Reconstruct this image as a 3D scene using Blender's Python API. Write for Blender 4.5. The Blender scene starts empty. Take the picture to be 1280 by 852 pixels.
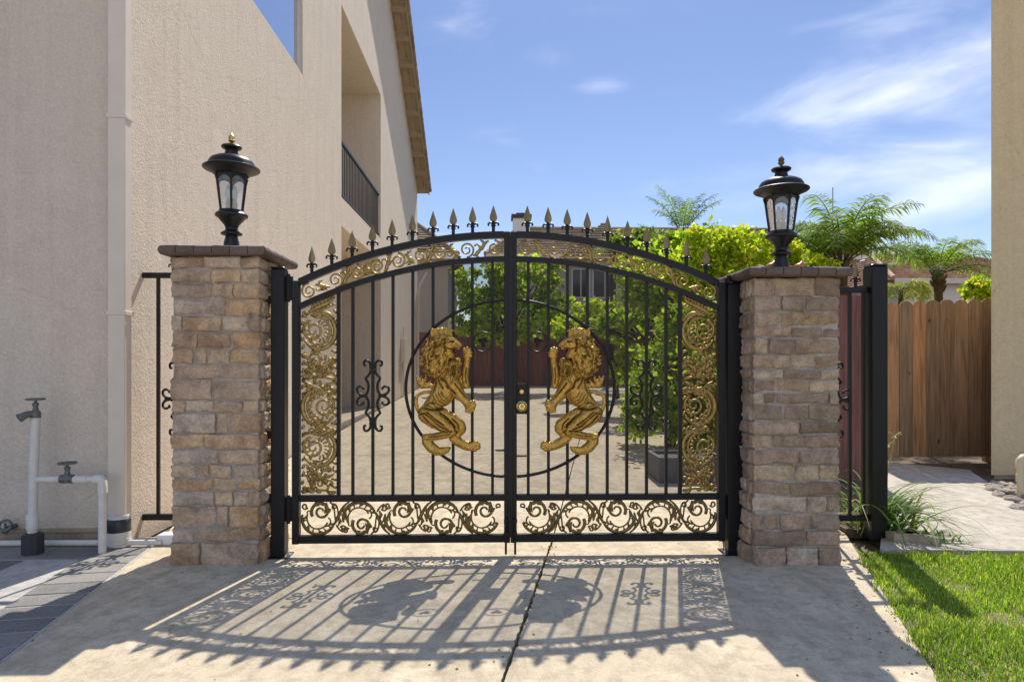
import bpy, math, random
import numpy as np
from mathutils import Vector, Matrix
random.seed(7); rng = np.random.default_rng(11)
R = math.radians; PI = math.pi
scene = bpy.context.scene
COL = scene.collection

# ------------------------------------------------------------------ camera model (measured from the photo)
EYE = 1.53; YAW = R(1.432); F = 800.0
def ray(px, py):
    u = (px-640)/F; v = (450-py)/F
    return math.sin(YAW)+u*math.cos(YAW), math.cos(YAW)-u*math.sin(YAW), v
def P(px, py, Y):
    a, b, c = ray(px, py); t = Y/b
    return Vector((a*t, Y, EYE+c*t))
def G(px, py, z=0.0):
    a, b, c = ray(px, py); t = (z-EYE)/c
    return Vector((a*t, b*t, z))
def gz(y):                       # the drive rises gently beyond the gate
    return min(max(0.0, .021*(y-6.2)), .44)

# ------------------------------------------------------------------ object helpers
def link(o): COL.objects.link(o); return o
def tag(o, label=None, cat=None, group=None, kind=None):
    if label: o['label'] = label
    if cat: o['category'] = cat
    if group: o['group'] = group
    if kind: o['kind'] = kind
    return o
def thing(name, loc, label, cat, group=None):
    o = link(bpy.data.objects.new(name, None)); o.location = loc; o.empty_display_size = .1
    return tag(o, label, cat, group)
def wloc(o):
    v = Vector((0,0,0))
    while o: v += o.location; o = o.parent
    return v
class MB:
    def __init__(s): s.v = []; s.f = []; s.n = 0
    def add(s, vs, fs):
        b = s.n; s.v.extend([tuple(p) for p in vs]); s.n += len(vs)
        s.f.extend([tuple(i+b for i in q) for q in fs])
    def box(s, x0, x1, y0, y1, z0, z1):
        s.add([(x0,y0,z0),(x1,y0,z0),(x1,y1,z0),(x0,y1,z0),(x0,y0,z1),(x1,y0,z1),(x1,y1,z1),(x0,y1,z1)],
              [(3,2,1,0),(4,5,6,7),(0,1,5,4),(1,2,6,5),(2,3,7,6),(3,0,4,7)])
    def cbox(s, c, d, M=None):     # centred, optional rotation matrix
        h = [x/2 for x in d]; vs = []
        for sx,sy,sz in ((-1,-1,-1),(1,-1,-1),(1,1,-1),(-1,1,-1),(-1,-1,1),(1,-1,1),(1,1,1),(-1,1,1)):
            p = Vector((sx*h[0], sy*h[1], sz*h[2]))
            if M: p = M @ p
            vs.append(p+Vector(c))
        s.add(vs, [(3,2,1,0),(4,5,6,7),(0,1,5,4),(1,2,6,5),(2,3,7,6),(3,0,4,7)])
    def bevbox(s, x0,x1,y0,y1,z0,z1,b=.004):   # box with chamfered vertical and horizontal edges
        xs=(x0,x0+b,x1-b,x1); vs=[]; 
        def ring(z, ins):
            a=[(x0+ins+b,y0+ins),(x1-ins-b,y0+ins),(x1-ins,y0+ins+b),(x1-ins,y1-ins-b),(x1-ins-b,y1-ins),(x0+ins+b,y1-ins),(x0+ins,y1-ins-b),(x0+ins,y0+ins+b)]
            return [(p[0],p[1],z) for p in a]
        rs=[ring(z0,b),ring(z0+b,0),ring(z1-b,0),ring(z1,b)]
        for r in rs: vs+=r
        fs=[tuple(range(7,-1,-1)),tuple(range(24,32))]
        for k in range(3):
            for i in range(8): fs.append((k*8+i,k*8+(i+1)%8,k*8+8+(i+1)%8,k*8+8+i))
        s.add(vs,fs)
    def tube(s, pts, r, n=6, flat=1.0, caps=True):
        pts = [Vector(p) for p in pts]; m = len(pts)
        if m < 2: return
        rr = r if isinstance(r,(list,tuple)) else [r]*m
        tang = []
        for i in range(m):
            t = pts[min(i+1,m-1)]-pts[max(i-1,0)]
            tang.append(t.normalized() if t.length>1e-9 else Vector((0,0,1)))
        up = Vector((0,1,0)) if abs(tang[0].y)<.9 else Vector((1,0,0))
        vs=[]; fs=[]
        for i in range(m):
            t=tang[i]; up = up-t*up.dot(t)
            if up.length<1e-6: up=Vector((1,0,0))-t*t.x
            up.normalize(); sd=t.cross(up)
            for k in range(n):
                a=2*PI*k/n+PI/n; o=up*math.cos(a)+sd*math.sin(a); o*=rr[i]
                o.y*=flat; vs.append(pts[i]+o)
        for i in range(m-1):
            for k in range(n):
                fs.append((i*n+k,i*n+(k+1)%n,(i+1)*n+(k+1)%n,(i+1)*n+k))
        if caps: fs.append(tuple(range(n-1,-1,-1))); fs.append(tuple((m-1)*n+k for k in range(n)))
        s.add(vs,fs)
    def sweep(s, pts, w, d):       # rectangular bar swept in the XZ plane, w across, d in depth
        pts=[Vector(p) for p in pts]; m=len(pts); vs=[]; fs=[]
        for i in range(m):
            t=(pts[min(i+1,m-1)]-pts[max(i-1,0)]).normalized(); nn=Vector((-t.z,0,t.x))
            for a,b in ((-1,-1),(1,-1),(1,1),(-1,1)): vs.append(pts[i]+nn*(a*w/2)+Vector((0,b*d/2,0)))
        for i in range(m-1):
            for k in range(4): fs.append((i*4+k,i*4+(k+1)%4,i*4+4+(k+1)%4,i*4+4+k))
        fs.append((3,2,1,0)); fs.append(tuple((m-1)*4+k for k in range(4)))
        s.add(vs,fs)
    def lathe(s, prof, c, n=24, axis='Z', M=None):
        vs=[]; fs=[]; m=len(prof)
        for r,h in prof:
            for k in range(n):
                a=2*PI*k/n; p=Vector((r*math.cos(a), r*math.sin(a), h))
                if axis=='Y': p=Vector((p.x,-p.z,p.y))
                if axis=='X': p=Vector((p.z,p.x,p.y))
                if M: p=M@p
                vs.append(p+Vector(c))
        for i in range(m-1):
            for k in range(n): fs.append((i*n+k,i*n+(k+1)%n,(i+1)*n+(k+1)%n,(i+1)*n+k))
        fs.append(tuple(range(n-1,-1,-1))); fs.append(tuple((m-1)*n+k for k in range(n)))
        s.add(vs,fs)
    def poly(s, pts, z0, z1):      # vertical prism from a 2D outline (ccw)
        n=len(pts); vs=[(p[0],p[1],z0) for p in pts]+[(p[0],p[1],z1) for p in pts]
        s.add(vs,[tuple(range(n-1,-1,-1)),tuple(range(n,2*n))]+[(i,(i+1)%n,n+(i+1)%n,n+i) for i in range(n)])
    def build(s, name, mat, parent=None, smooth=False, angle=None):
        me=bpy.data.meshes.new(name)
        b=wloc(parent) if parent else Vector((0,0,0))
        a=np.array(s.v,dtype=np.float64)-np.array(b)
        me.from_pydata(a.tolist(),[],s.f); me.materials.append(mat)
        if smooth or angle:
            me.polygons.foreach_set('use_smooth',[True]*len(me.polygons))
        me.update()
        if angle: me.set_sharp_from_angle(angle=R(angle))
        o=link(bpy.data.objects.new(name,me))
        if parent: o.parent=parent
        return o
def mesh_np(name, V, Fq, mat, parent=None, smooth=False):
    b=np.array(wloc(parent)) if parent else np.zeros(3)
    me=bpy.data.meshes.new(name)
    V=(np.asarray(V)-b).astype(np.float32); Fq=np.asarray(Fq,dtype=np.int32); k=Fq.shape[1]
    me.vertices.add(len(V)); me.vertices.foreach_set('co',V.ravel())
    me.loops.add(Fq.size); me.loops.foreach_set('vertex_index',Fq.ravel())
    me.polygons.add(len(Fq)); me.polygons.foreach_set('loop_start',np.arange(0,Fq.size,k,dtype=np.int32))
    me.polygons.foreach_set('loop_total',np.full(len(Fq),k,dtype=np.int32))
    me.materials.append(mat); me.update(calc_edges=True); me.validate()
    if smooth: me.polygons.foreach_set('use_smooth',[True]*len(me.polygons))
    o=link(bpy.data.objects.new(name,me))
    if parent: o.parent=parent
    return o

# ------------------------------------------------------------------ materials
class NT:
    def __init__(s, name):
        s.m=bpy.data.materials.new(name); s.m.use_nodes=True; s.t=s.m.node_tree; s.t.nodes.clear()
        s.out=s.n('ShaderNodeOutputMaterial')
    def n(s, typ, **kw):
        x=s.t.nodes.new(typ)
        for k,v in kw.items(): setattr(x,k,v)
        return x
    def l(s,a,b): s.t.links.new(a,b)
    def coord(s, scale=(1,1,1), which='Object', rot=(0,0,0)):
        tc=s.n('ShaderNodeTexCoord'); mp=s.n('ShaderNodeMapping'); mp.inputs['Scale'].default_value=scale; mp.inputs['Rotation'].default_value=rot
        s.l(tc.outputs[which],mp.inputs[0]); return mp.outputs[0]
    def pos(s, scale=(1,1,1), rot=(0,0,0)):
        tc=s.n('ShaderNodeNewGeometry'); mp=s.n('ShaderNodeMapping'); mp.inputs['Scale'].default_value=scale; mp.inputs['Rotation'].default_value=rot
        s.l(tc.outputs['Position'],mp.inputs[0]); return mp.outputs[0]
    def noise(s, vec, scale, detail=4, rough=.55, dist=0):
        x=s.n('ShaderNodeTexNoise'); x.inputs['Scale'].default_value=scale; x.inputs['Detail'].default_value=detail
        x.inputs['Roughness'].default_value=rough; x.inputs['Distortion'].default_value=dist; s.l(vec,x.inputs['Vector']); return x.outputs['Fac']
    def ramp(s, fac, stops, interp='LINEAR'):
        x=s.n('ShaderNodeValToRGB'); x.color_ramp.interpolation=interp; e=x.color_ramp.elements
        while len(e)<len(stops): e.new(.5)
        for i,(p,c) in enumerate(stops): e[i].position=p; e[i].color=(*c,1) if len(c)==3 else c
        s.l(fac,x.inputs[0]); return x.outputs['Color']
    def mix(s, fac, a, b, mode='MIX'):
        x=s.n('ShaderNodeMix',data_type='RGBA',blend_type=mode)
        for i,v in ((0,fac),(6,a),(7,b)):
            if isinstance(v,(int,float)): x.inputs[i].default_value=v
            elif isinstance(v,tuple): x.inputs[i].default_value=(*v,1)
            else: s.l(v,x.inputs[i])
        return x.outputs[2]
    def math(s, op, a, b=0.0):
        x=s.n('ShaderNodeMath',operation=op)
        for i,v in ((0,a),(1,b)):
            if isinstance(v,(int,float)): x.inputs[i].default_value=v
            else: s.l(v,x.inputs[i])
        return x.outputs[0]
    def bump(s, h, strength=.3, dist=.01, normal=None):
        x=s.n('ShaderNodeBump'); x.inputs['Strength'].default_value=strength; x.inputs['Distance'].default_value=dist
        s.l(h,x.inputs['Height'])
        if normal: s.l(normal,x.inputs['Normal'])
        return x.outputs[0]
    def island(s): return s.n('ShaderNodeNewGeometry').outputs['Random Per Island']
    def bsdf(s, color, rough=.6, metal=0, normal=None, spec=None):
        x=s.n('ShaderNodeBsdfPrincipled')
        for k,v in (('Base Color',color),('Roughness',rough),('Metallic',metal),('Specular IOR Level',spec)):
            if v is None: continue
            if isinstance(v,tuple): x.inputs[k].default_value=(*v,1)
            elif isinstance(v,(int,float)): x.inputs[k].default_value=v
            else: s.l(v,x.inputs[k])
        if normal: s.l(normal,x.inputs['Normal'])
        return x
    def done(s, sh): s.l(sh.outputs[0] if hasattr(sh,'outputs') else sh, s.out.inputs['Surface']); return s.m

def m_paint(name, c, rough=.4, metal=0., var=.25, sc=6, bumpy=.05, spec=.5):
    t=NT(name); v=t.pos(); n=t.noise(v,sc,5); n2=t.noise(v,sc*12,3)
    col=t.mix(t.math('MULTIPLY',n,1.0),tuple(x*(1-var) for x in c),tuple(min(1,x*(1+var)) for x in c))
    rr=t.math('MULTIPLY_ADD',n2,.25); t.t.nodes[-1].inputs[2].default_value=rough-.12
    return t.done(t.bsdf(col,rr,metal,t.bump(n2,bumpy,.004),spec))
def m_stucco(name, c, c2, coarse=1.0, strength=.55):
    t=NT(name); v=t.pos()
    a=t.noise(v,34*coarse,4,.6,.5); b=t.noise(v,120*coarse,2,.5); tr=t.noise(v,5.5,4,.6,1.4); w0=t.noise(v,1.4,4,.6)
    big=t.noise(v,.8,6,.65); st=t.noise(t.pos((7,7,.35)),1.0,5,.65); bl=t.noise(v,2.6,5,.7,.8)
    col=t.mix(big,c,c2); col=t.mix(t.ramp(st,[(.48,(0,0,0)),(.78,(.5,.5,.5))]),col,tuple(x*q for x,q in zip(c,(.80,.77,.73))))
    col=t.mix(t.ramp(bl,[(.52,(0,0,0)),(.72,(.45,.45,.45))]),col,tuple(min(1,x*1.10) for x in c2))
    col=t.mix(t.ramp(tr,[(.30,(.30,.30,.30)),(.5,(0,0,0))]),col,tuple(x*.84 for x in c))
    z=t.n('ShaderNodeSeparateXYZ'); t.l(t.pos(),z.inputs[0]); dz=t.math('ADD',z.outputs['Z'],t.math('MULTIPLY',w0,.5))
    col=t.mix(t.ramp(dz,[(.28,(.5,.5,.5)),(.62,(0,0,0))]),col,tuple(x*q for x,q in zip(c,(.74,.70,.64))))
    vo=t.n('ShaderNodeTexVoronoi',feature='DISTANCE_TO_EDGE'); vo.inputs['Scale'].default_value=.55
    wv=t.n('ShaderNodeMix',data_type='VECTOR'); wv.inputs[0].default_value=.30; t.l(v,wv.inputs[4]); nn=t.n('ShaderNodeTexNoise'); nn.inputs['Scale'].default_value=1.6; nn.inputs['Detail'].default_value=6; t.l(v,nn.inputs['Vector']); t.l(nn.outputs['Color'],wv.inputs[5]); t.l(wv.outputs[1],vo.inputs['Vector'])
    ck=t.math('MULTIPLY',t.ramp(vo.outputs['Distance'],[(.0012,(.55,.55,.55)),(.0035,(0,0,0))]),t.ramp(big,[(.5,(0,0,0)),(.6,(1,1,1))]))
    col=t.mix(ck,col,tuple(x*.5 for x in c))
    fine=t.ramp(a,[(.3,(.84,.84,.84)),(.65,(1,1,1))]); col=t.mix(1.0,col,fine,'MULTIPLY')
    h=t.math('ADD',t.math('ADD',a,t.math('MULTIPLY',b,.4)),t.math('MULTIPLY',tr,.75))
    return t.done(t.bsdf(col,.9,0,t.bump(h,strength,.02),.2))
def m_concrete(name, c, c2, stain=.8, cracks=True):
    t=NT(name); v=t.pos()
    n=t.noise(v,.7,6,.62); n2=t.noise(v,9,5,.7); n3=t.noise(v,170,3,.65); n4=t.noise(t.pos((1.6,.6,1)),2.2,7,.72,1.2); n5=t.noise(v,3.2,7,.75,.6)
    col=t.mix(n,c,c2)
    col=t.mix(t.ramp(n4,[(.47,(0,0,0)),(.66,(.65,.65,.65))]),col,tuple(x*stain*.80*q for x,q in zip(c,(1,1.0,1.04))))
    col=t.mix(t.ramp(n5,[(.50,(0,0,0)),(.62,(.6,.6,.6))]),col,tuple(min(1,x*1.18) for x in c2))
    col=t.mix(t.ramp(n2,[(.38,(.6,.6,.6)),(.52,(0,0,0))]),col,tuple(x*.70 for x in c))
    col=t.mix(1.0,col,t.ramp(n3,[(.32,(.74,.74,.74)),(.60,(1.06,1.06,1.06))]),'MULTIPLY')
    spk=t.noise(v,70,1,.5); col=t.mix(t.ramp(spk,[(.70,(0,0,0)),(.76,(.7,.7,.7))]),col,tuple(x*.42 for x in c))
    oil=t.noise(v,1.9,2,.4); col=t.mix(t.ramp(oil,[(.72,(0,0,0)),(.80,(.45,.45,.45))]),col,tuple(x*.45 for x in c))
    if cracks:
        vo=t.n('ShaderNodeTexVoronoi',feature='DISTANCE_TO_EDGE'); vo.inputs['Scale'].default_value=.62
        wv=t.n('ShaderNodeMix',data_type='VECTOR'); wv.inputs[0].default_value=.35; t.l(v,wv.inputs[4]); nn=t.n('ShaderNodeTexNoise'); nn.inputs['Scale'].default_value=1.9; nn.inputs['Detail'].default_value=7; t.l(v,nn.inputs['Vector']); t.l(nn.outputs['Color'],wv.inputs[5]); t.l(wv.outputs[1],vo.inputs['Vector'])
        ck=t.math('MULTIPLY',t.ramp(vo.outputs['Distance'],[(.0010,(.6,.6,.6)),(.0032,(0,0,0))]),t.ramp(n,[(.57,(0,0,0)),(.64,(1,1,1))]))
        col=t.mix(ck,col,tuple(x*.40 for x in c))
    h=t.math('ADD',t.math('MULTIPLY',n3,.8),n2)
    return t.done(t.bsdf(col,.85,0,t.bump(h,.4,.006),.3))
def m_island(name, stops, rough=.85, nsc=18, nst=.5, bstr=.4, bdist=.008, dirt=.7, spec=.25):
    t=NT(name); v=t.pos(); n=t.noise(v,nsc,6,.65,.4); n2=t.noise(v,nsc*.35,4,.6)
    col=t.ramp(t.island(),stops,'LINEAR')
    col=t.mix(t.ramp(n,[(.4,(0,0,0)),(.7,(nst,nst,nst))]),col,tuple(x*dirt for x in stops[0][1]))
    col=t.mix(t.ramp(n2,[(.45,(0,0,0)),(.75,(.5,.5,.5))]),col,tuple(min(1,x*1.25) for x in stops[-1][1]))
    fn=t.noise(v,nsc*6,5,.75); col=t.mix(1.0,col,t.ramp(fn,[(.30,(.66,.66,.66)),(.62,(1.08,1.08,1.08))]),'MULTIPLY')
    vo=t.n('ShaderNodeTexVoronoi'); vo.inputs['Scale'].default_value=nsc*1.7; t.l(v,vo.inputs['Vector'])
    h=t.math('ADD',fn,t.math('MULTIPLY',vo.outputs['Distance'],.9))
    return t.done(t.bsdf(col,rough,0,t.bump(h,bstr,bdist),spec))
def m_leaf(name, stops, trans=.5, rough=.45, tcol=1.5):
    t=NT(name); col=t.ramp(t.island(),stops)
    n=t.noise(t.pos(),1.1,3); col=t.mix(1.0,col,t.ramp(n,[(.3,(.7,.75,.7)),(.7,(1.15,1.15,1.0))]),'MULTIPLY')
    b=t.bsdf(col,max(rough,.5),0,None,.15); tr=t.n('ShaderNodeBsdfTranslucent')
    t.l(t.mix(1.0,col,(tcol*1.05,tcol,tcol*.5),'MULTIPLY'),tr.inputs['Color'])
    mx=t.n('ShaderNodeMixShader'); mx.inputs[0].default_value=trans; t.l(b.outputs[0],mx.inputs[1]); t.l(tr.outputs[0],mx.inputs[2])
    return t.done(mx)
def m_gold(name, c=(.66,.41,.11), dark=(.20,.12,.035), rough=.36, amt=.75, metal=.9, sc=22, tone=False):
    t=NT(name); v=t.pos(); n=t.noise(v,sc,5,.65,.5); n2=t.noise(v,sc*5,4,.6); n3=t.noise(v,4,3)
    f=t.ramp(t.math('MULTIPLY_ADD',n,.7),[(.36,(0,0,0)),(.66,(amt,amt,amt))]);
    t.t.nodes[-2].inputs[2].default_value=0
    f=t.ramp(n,[(.42,(0,0,0)),(.68,(amt,amt,amt))])
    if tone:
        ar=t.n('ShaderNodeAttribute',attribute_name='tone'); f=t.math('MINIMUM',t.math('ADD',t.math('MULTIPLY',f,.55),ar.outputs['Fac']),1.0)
    col=t.mix(f,c,dark); rr=t.mix(n3,(rough-.08,)*3,(rough+.14,)*3)
    return t.done(t.bsdf(col,rr,metal,t.bump(n2,.25,.004)))

BLACK=m_paint('black_painted_steel',(.0075,.0075,.010),.42,0,.3,9,.08,.32)
LANT=m_paint('black_cast_lantern',(.008,.008,.009),.38,0,.3,9,.12,.4)
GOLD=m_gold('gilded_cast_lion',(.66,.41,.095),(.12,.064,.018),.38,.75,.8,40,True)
GOLD2=m_gold('gilded_scrollwork',(.44,.30,.10),(.15,.10,.035),.42,.8,.75,34)
BRONZE=m_gold('dark_bronze_scrollwork',(.21,.15,.055),(.10,.07,.028),.48,.8,.5,30)
SPEAR=m_gold('antique_gold_spear',(.29,.22,.115),(.19,.145,.075),.5,.6,.6,25)
BRASS=m_gold('polished_brass',(.80,.58,.22),(.60,.40,.12),.2,.3,1.0,20)
STUC_SIDE=m_stucco('beige_stucco_side',(.76,.65,.535),(.82,.715,.595),1.3,.8)
STUC_R=m_stucco('tan_stucco',(.79,.615,.365),(.84,.665,.41),1.2,.5)
TRIM=m_paint('painted_trim',(.70,.615,.515),.6,0,.10,5,.05)
CONC=m_concrete('driveway_concrete',(.535,.452,.318),(.63,.545,.405))
WALK=m_concrete('path_concrete',(.47,.42,.35),(.55,.50,.43),.9)
FOUND=m_concrete('foundation_concrete',(.35,.29,.21),(.42,.35,.26))
PAVE=m_island('grey_pavers',[(0,(.19,.185,.175)),(.5,(.25,.24,.225)),(1,(.31,.295,.27))],.85,9,.35,.35,.006,.75)
JOINT=m_concrete('paver_joint',(.46,.44,.41),(.52,.50,.46))
STONE=m_island('ledger_stone',[(0,(.40,.27,.17)),(.14,(.74,.48,.26)),(.28,(.56,.40,.31)),(.42,(.82,.59,.36)),(.55,(.46,.35,.28)),(.7,(.70,.44,.23)),(.85,(.62,.50,.42)),(1,(.84,.64,.44))],.85,11,.7,.9,.014,.55)
STONE2=m_island('ledger_stone_brown',[(0,(.30,.215,.155)),(.15,(.58,.41,.25)),(.3,(.40,.315,.245)),(.45,(.80,.62,.42)),(.6,(.34,.25,.20)),(.75,(.62,.43,.31)),(.9,(.74,.60,.47)),(1,(.52,.38,.30))],.85,11,.7,.9,.014,.58)
MORTAR=m_concrete('mortar',(.40,.36,.31),(.47,.42,.37))
CAPM=m_island('brown_cap_brick',[(0,(.12,.085,.072)),(1,(.17,.125,.105))],.6,14,.4,.35,.006,.7)
SOIL=m_concrete('soil',(.13,.095,.065),(.19,.145,.10))
TURF=m_concrete('turf_base',(.15,.17,.05),(.22,.20,.08))
GRASS=m_leaf('grass_blades',[(0,(.12,.22,.03)),(.35,(.22,.37,.05)),(.75,(.35,.51,.075)),(.90,(.46,.57,.13)),(1,(.68,.58,.30))],.5,.5,1.4)
PVC=m_paint('weathered_white_pipe',(.66,.64,.59),.5,0,.18,14,.1)
PVC2=m_paint('cream_pipe',(.66,.58,.40),.5,0,.08,10,.05)
GREYM=m_paint('grey_valve_metal',(.16,.17,.16),.5,.5,.3,30,.2)
DARKC=m_paint('dark_fitting',(.04,.04,.045),.6,0,.3,20,.2)
TAPE=m_paint('black_tape',(.03,.035,.05),.35,0,.3,20,.2)
WOODF=None
def m_wood(name, stops, knots=True):
    t=NT(name); v=t.pos((14,14,.9)); n=t.noise(v,1.6,6,.65,.9); g=t.noise(t.pos((60,60,1.5)),1.0,4,.6)
    col=t.ramp(t.island(),stops); col=t.mix(t.ramp(n,[(.4,(0,0,0)),(.72,(.75,.75,.75))]),col,tuple(x*.45 for x in stops[0][1]))
    col=t.mix(1.0,col,t.ramp(g,[(.3,(.72,.72,.72)),(.65,(1.05,1.05,1.05))]),'MULTIPLY')
    if knots:
        vo=t.n('ShaderNodeTexVoronoi'); vo.inputs['Scale'].default_value=2.6; t.l(t.pos((1.7,1.7,1)),vo.inputs['Vector'])
        col=t.mix(t.ramp(vo.outputs['Distance'],[(.045,(.85,.85,.85)),(.10,(0,0,0))]),col,(.045,.022,.012))
    return t.done(t.bsdf(col,.8,0,t.bump(g,.3,.005),.2))
WOODF=m_wood('cedar_fence_wood',[(0,(.31,.21,.13)),(.4,(.44,.30,.19)),(.8,(.54,.37,.23)),(1,(.62,.33,.14))])
MAROON=m_wood('maroon_stained_boards',[(0,(.22,.10,.09)),(1,(.29,.135,.115))],False)
TRUNK=m_island('bark',[(0,(.10,.07,.05)),(1,(.16,.12,.085))],.9,14,.5,.6,.02,.6)
LEAF_Y=m_leaf('yellow_green_leaves',[(0,(.14,.24,.02)),(.35,(.32,.43,.03)),(.8,(.50,.57,.06)),(.96,(.62,.62,.12)),(1,(.40,.26,.10))],.6,.35,1.7)
LEAF_G=m_leaf('mid_green_leaves',[(0,(.09,.16,.025)),(.5,(.18,.29,.045)),(.9,(.30,.41,.06)),(1,(.42,.46,.11))],.55,.3,1.6)
LEAF_L=m_leaf('sunlit_green_leaves',[(0,(.10,.18,.025)),(.4,(.22,.34,.045)),(.85,(.38,.50,.07)),(1,(.50,.52,.14))],.58,.3,1.7)
LEAF_D=m_leaf('dark_green_leaves',[(0,(.07,.125,.035)),(.6,(.15,.23,.065)),(1,(.32,.38,.12))],.55,.3,1.5)
PALM=m_leaf('palm_leaflets',[(0,(.09,.17,.05)),(.6,(.18,.29,.08)),(1,(.30,.38,.12))],.5,.3,1.6)
PALMY=m_leaf('yellowing_palm_leaflets',[(0,(.17,.25,.03)),(.6,(.32,.40,.05)),(1,(.50,.48,.10))],.5,.35,1.4)
STRAP=m_leaf('strap_leaves',[(0,(.10,.19,.05)),(.6,(.20,.31,.09)),(.93,(.30,.38,.14)),(1,(.50,.40,.22))],.4,.35,1.3)
def m_glass(name, tint=(1,1,1), mixv=.25, frost=.12):
    t=NT(name); tr=t.n('ShaderNodeBsdfTransparent'); tr.inputs[0].default_value=(*tint,1)
    g=t.n('ShaderNodeBsdfGlossy'); g.inputs['Roughness'].default_value=.12; g.inputs['Color'].default_value=(.9,.93,1,1)
    d=t.n('ShaderNodeBsdfTranslucent'); d.inputs[0].default_value=(.85,.88,.92,1)
    n=t.noise(t.pos(),38,3,.6,1.0); b=t.bump(n,.6,.01); t.l(b,g.inputs['Normal'])
    m1=t.n('ShaderNodeMixShader'); m1.inputs[0].default_value=frost; t.l(tr.outputs[0],m1.inputs[1]); t.l(d.outputs[0],m1.inputs[2])
    fr=t.n('ShaderNodeFresnel'); fr.inputs[0].default_value=1.5
    m2=t.n('ShaderNodeMixShader'); t.l(t.math('MAXIMUM',fr.outputs[0],mixv),m2.inputs[0]); t.l(m1.outputs[0],m2.inputs[1]); t.l(g.outputs[0],m2.inputs[2])
    return t.done(m2)
LGLASS=m_glass('seeded_lantern_glass',(.93,.95,.97),.12,.22)
def m_winglass():
    t=NT('window_glass'); return t.done(t.bsdf((.62,.66,.72),.03,.9))
WGLASS=m_winglass()
DGLASS=NT('dark_window_glass'); DGLASS=DGLASS.done(DGLASS.bsdf((.03,.035,.04),.1,0,None,.6))
def m_screen():
    t=NT('dark_mesh_screen'); tr=t.n('ShaderNodeBsdfTransparent'); d=t.n('ShaderNodeBsdfDiffuse'); d.inputs[0].default_value=(.050,.045,.050,1)
    v=t.pos((1,1,1)); w=t.noise(v,2.5,3); mx=t.n('ShaderNodeMixShader')
    x=t.math('MULTIPLY_ADD',w,.06); t.t.nodes[-1].inputs[2].default_value=.43
    t.l(x,mx.inputs[0]); t.l(tr.outputs[0],mx.inputs[1]); t.l(d.outputs[0],mx.inputs[2]); return t.done(mx)
SCREEN=m_screen()
def m_tile(name, c, c2, sx, sz):
    t=NT(name); v=t.pos(); br=t.noise(v,1.2,4); n=t.noise(v,14,3)
    wv=t.n('ShaderNodeTexWave',wave_type='BANDS',bands_direction='Z',wave_profile='SAW'); wv.inputs['Scale'].default_value=sz; t.l(v,wv.inputs[0])
    col=t.mix(n,c,c2); col=t.mix(t.ramp(br,[(.4,(0,0,0)),(.7,(.5,.5,.5))]),col,tuple(x*.7 for x in c))
    return t.done(t.bsdf(col,.8,0,t.bump(wv.outputs['Fac'],.9,.06),.2))
TILE_B=m_island('brown_roof_tile',[(0,(.21,.16,.115)),(.5,(.29,.225,.16)),(1,(.36,.28,.20))],.8,3,.3,.2,.01,.75)
TILE_R=m_island('terracotta_roof_tile',[(0,(.36,.20,.13)),(.5,(.48,.29,.19)),(1,(.58,.38,.27))],.8,3,.3,.2,.01,.75)
WALLW=m_paint('pale_wall',(.72,.70,.66),.85,0,.05,2,.05)
WALLB=m_paint('beige_far_wall',(.46,.42,.35),.85,0,.06,2,.05)
SOFFIT=m_paint('eave_timber',(.33,.25,.165),.7,0,.1,5,.05)
ORANGE=m_paint('orange_glaze',(.52,.17,.05),.35,0,.25,40,.1)
GREENG=m_paint('green_glaze',(.16,.33,.22),.4,0,.2,40,.1)
CREAM=m_paint('cream_glaze',(.70,.60,.45),.4,0,.1,40,.1)
BULB=m_paint('frosted_bulb',(.80,.78,.72),.3,0,.03,20,.02)
CHROME=m_paint('zinc_metal',(.60,.60,.60),.25,.9,.1,20,.1)
BRICK=m_concrete('edging_brick',(.45,.36,.28),(.52,.43,.34))
ROCK=m_island('river_rock',[(0,(.22,.19,.17)),(.5,(.36,.31,.27)),(1,(.52,.44,.36))],.8,12,.5,.4,.01,.7)
PLANTER=m_paint('slate_grey_planter',(.13,.135,.15),.8,0,.2,8,.2)
DARKIN=m_paint('dark_inside',(.05,.045,.04),.9,0,.1,3,.1)

# ------------------------------------------------------------------ light, sky, camera
SKYLO,SKYHI=(.50,.46,.46),(1.12,.96,.82)
SUN=Vector((.195,.69,1.0)).normalized()
EL=math.asin(SUN.z); AZ=math.atan2(SUN.x,SUN.y)
w=bpy.data.worlds.new('World'); scene.world=w; w.use_nodes=True; nt=w.node_tree; nt.nodes.clear()
N=nt.nodes.new; L=nt.links.new
out=N('ShaderNodeOutputWorld'); bg=N('ShaderNodeBackground'); sky=N('ShaderNodeTexSky'); sky.sky_type='NISHITA'; sky.sun_disc=False
sky.sun_elevation=EL; sky.sun_rotation=AZ; sky.air_density=1.0; sky.dust_density=.1; sky.ozone_density=2.2; sky.altitude=0
bg.inputs['Strength'].default_value=.15
hs=N('ShaderNodeHueSaturation'); hs.inputs['Hue'].default_value=.506; hs.inputs['Saturation'].default_value=1.06; L(sky.outputs[0],hs.inputs['Color'])
tc=N('ShaderNodeTexCoord'); mp=N('ShaderNodeMapping'); mp.inputs['Rotation'].default_value=(R(-8),R(14),0); mp.inputs['Scale'].default_value=(1.7,1.5,5.2); L(tc.outputs['Generated'],mp.inputs[0])
no=N('ShaderNodeTexNoise'); no.inputs['Scale'].default_value=2.1; no.inputs['Detail'].default_value=9; no.inputs['Roughness'].default_value=.56; no.inputs['Distortion'].default_value=.55; L(mp.outputs[0],no.inputs['Vector'])
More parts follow.
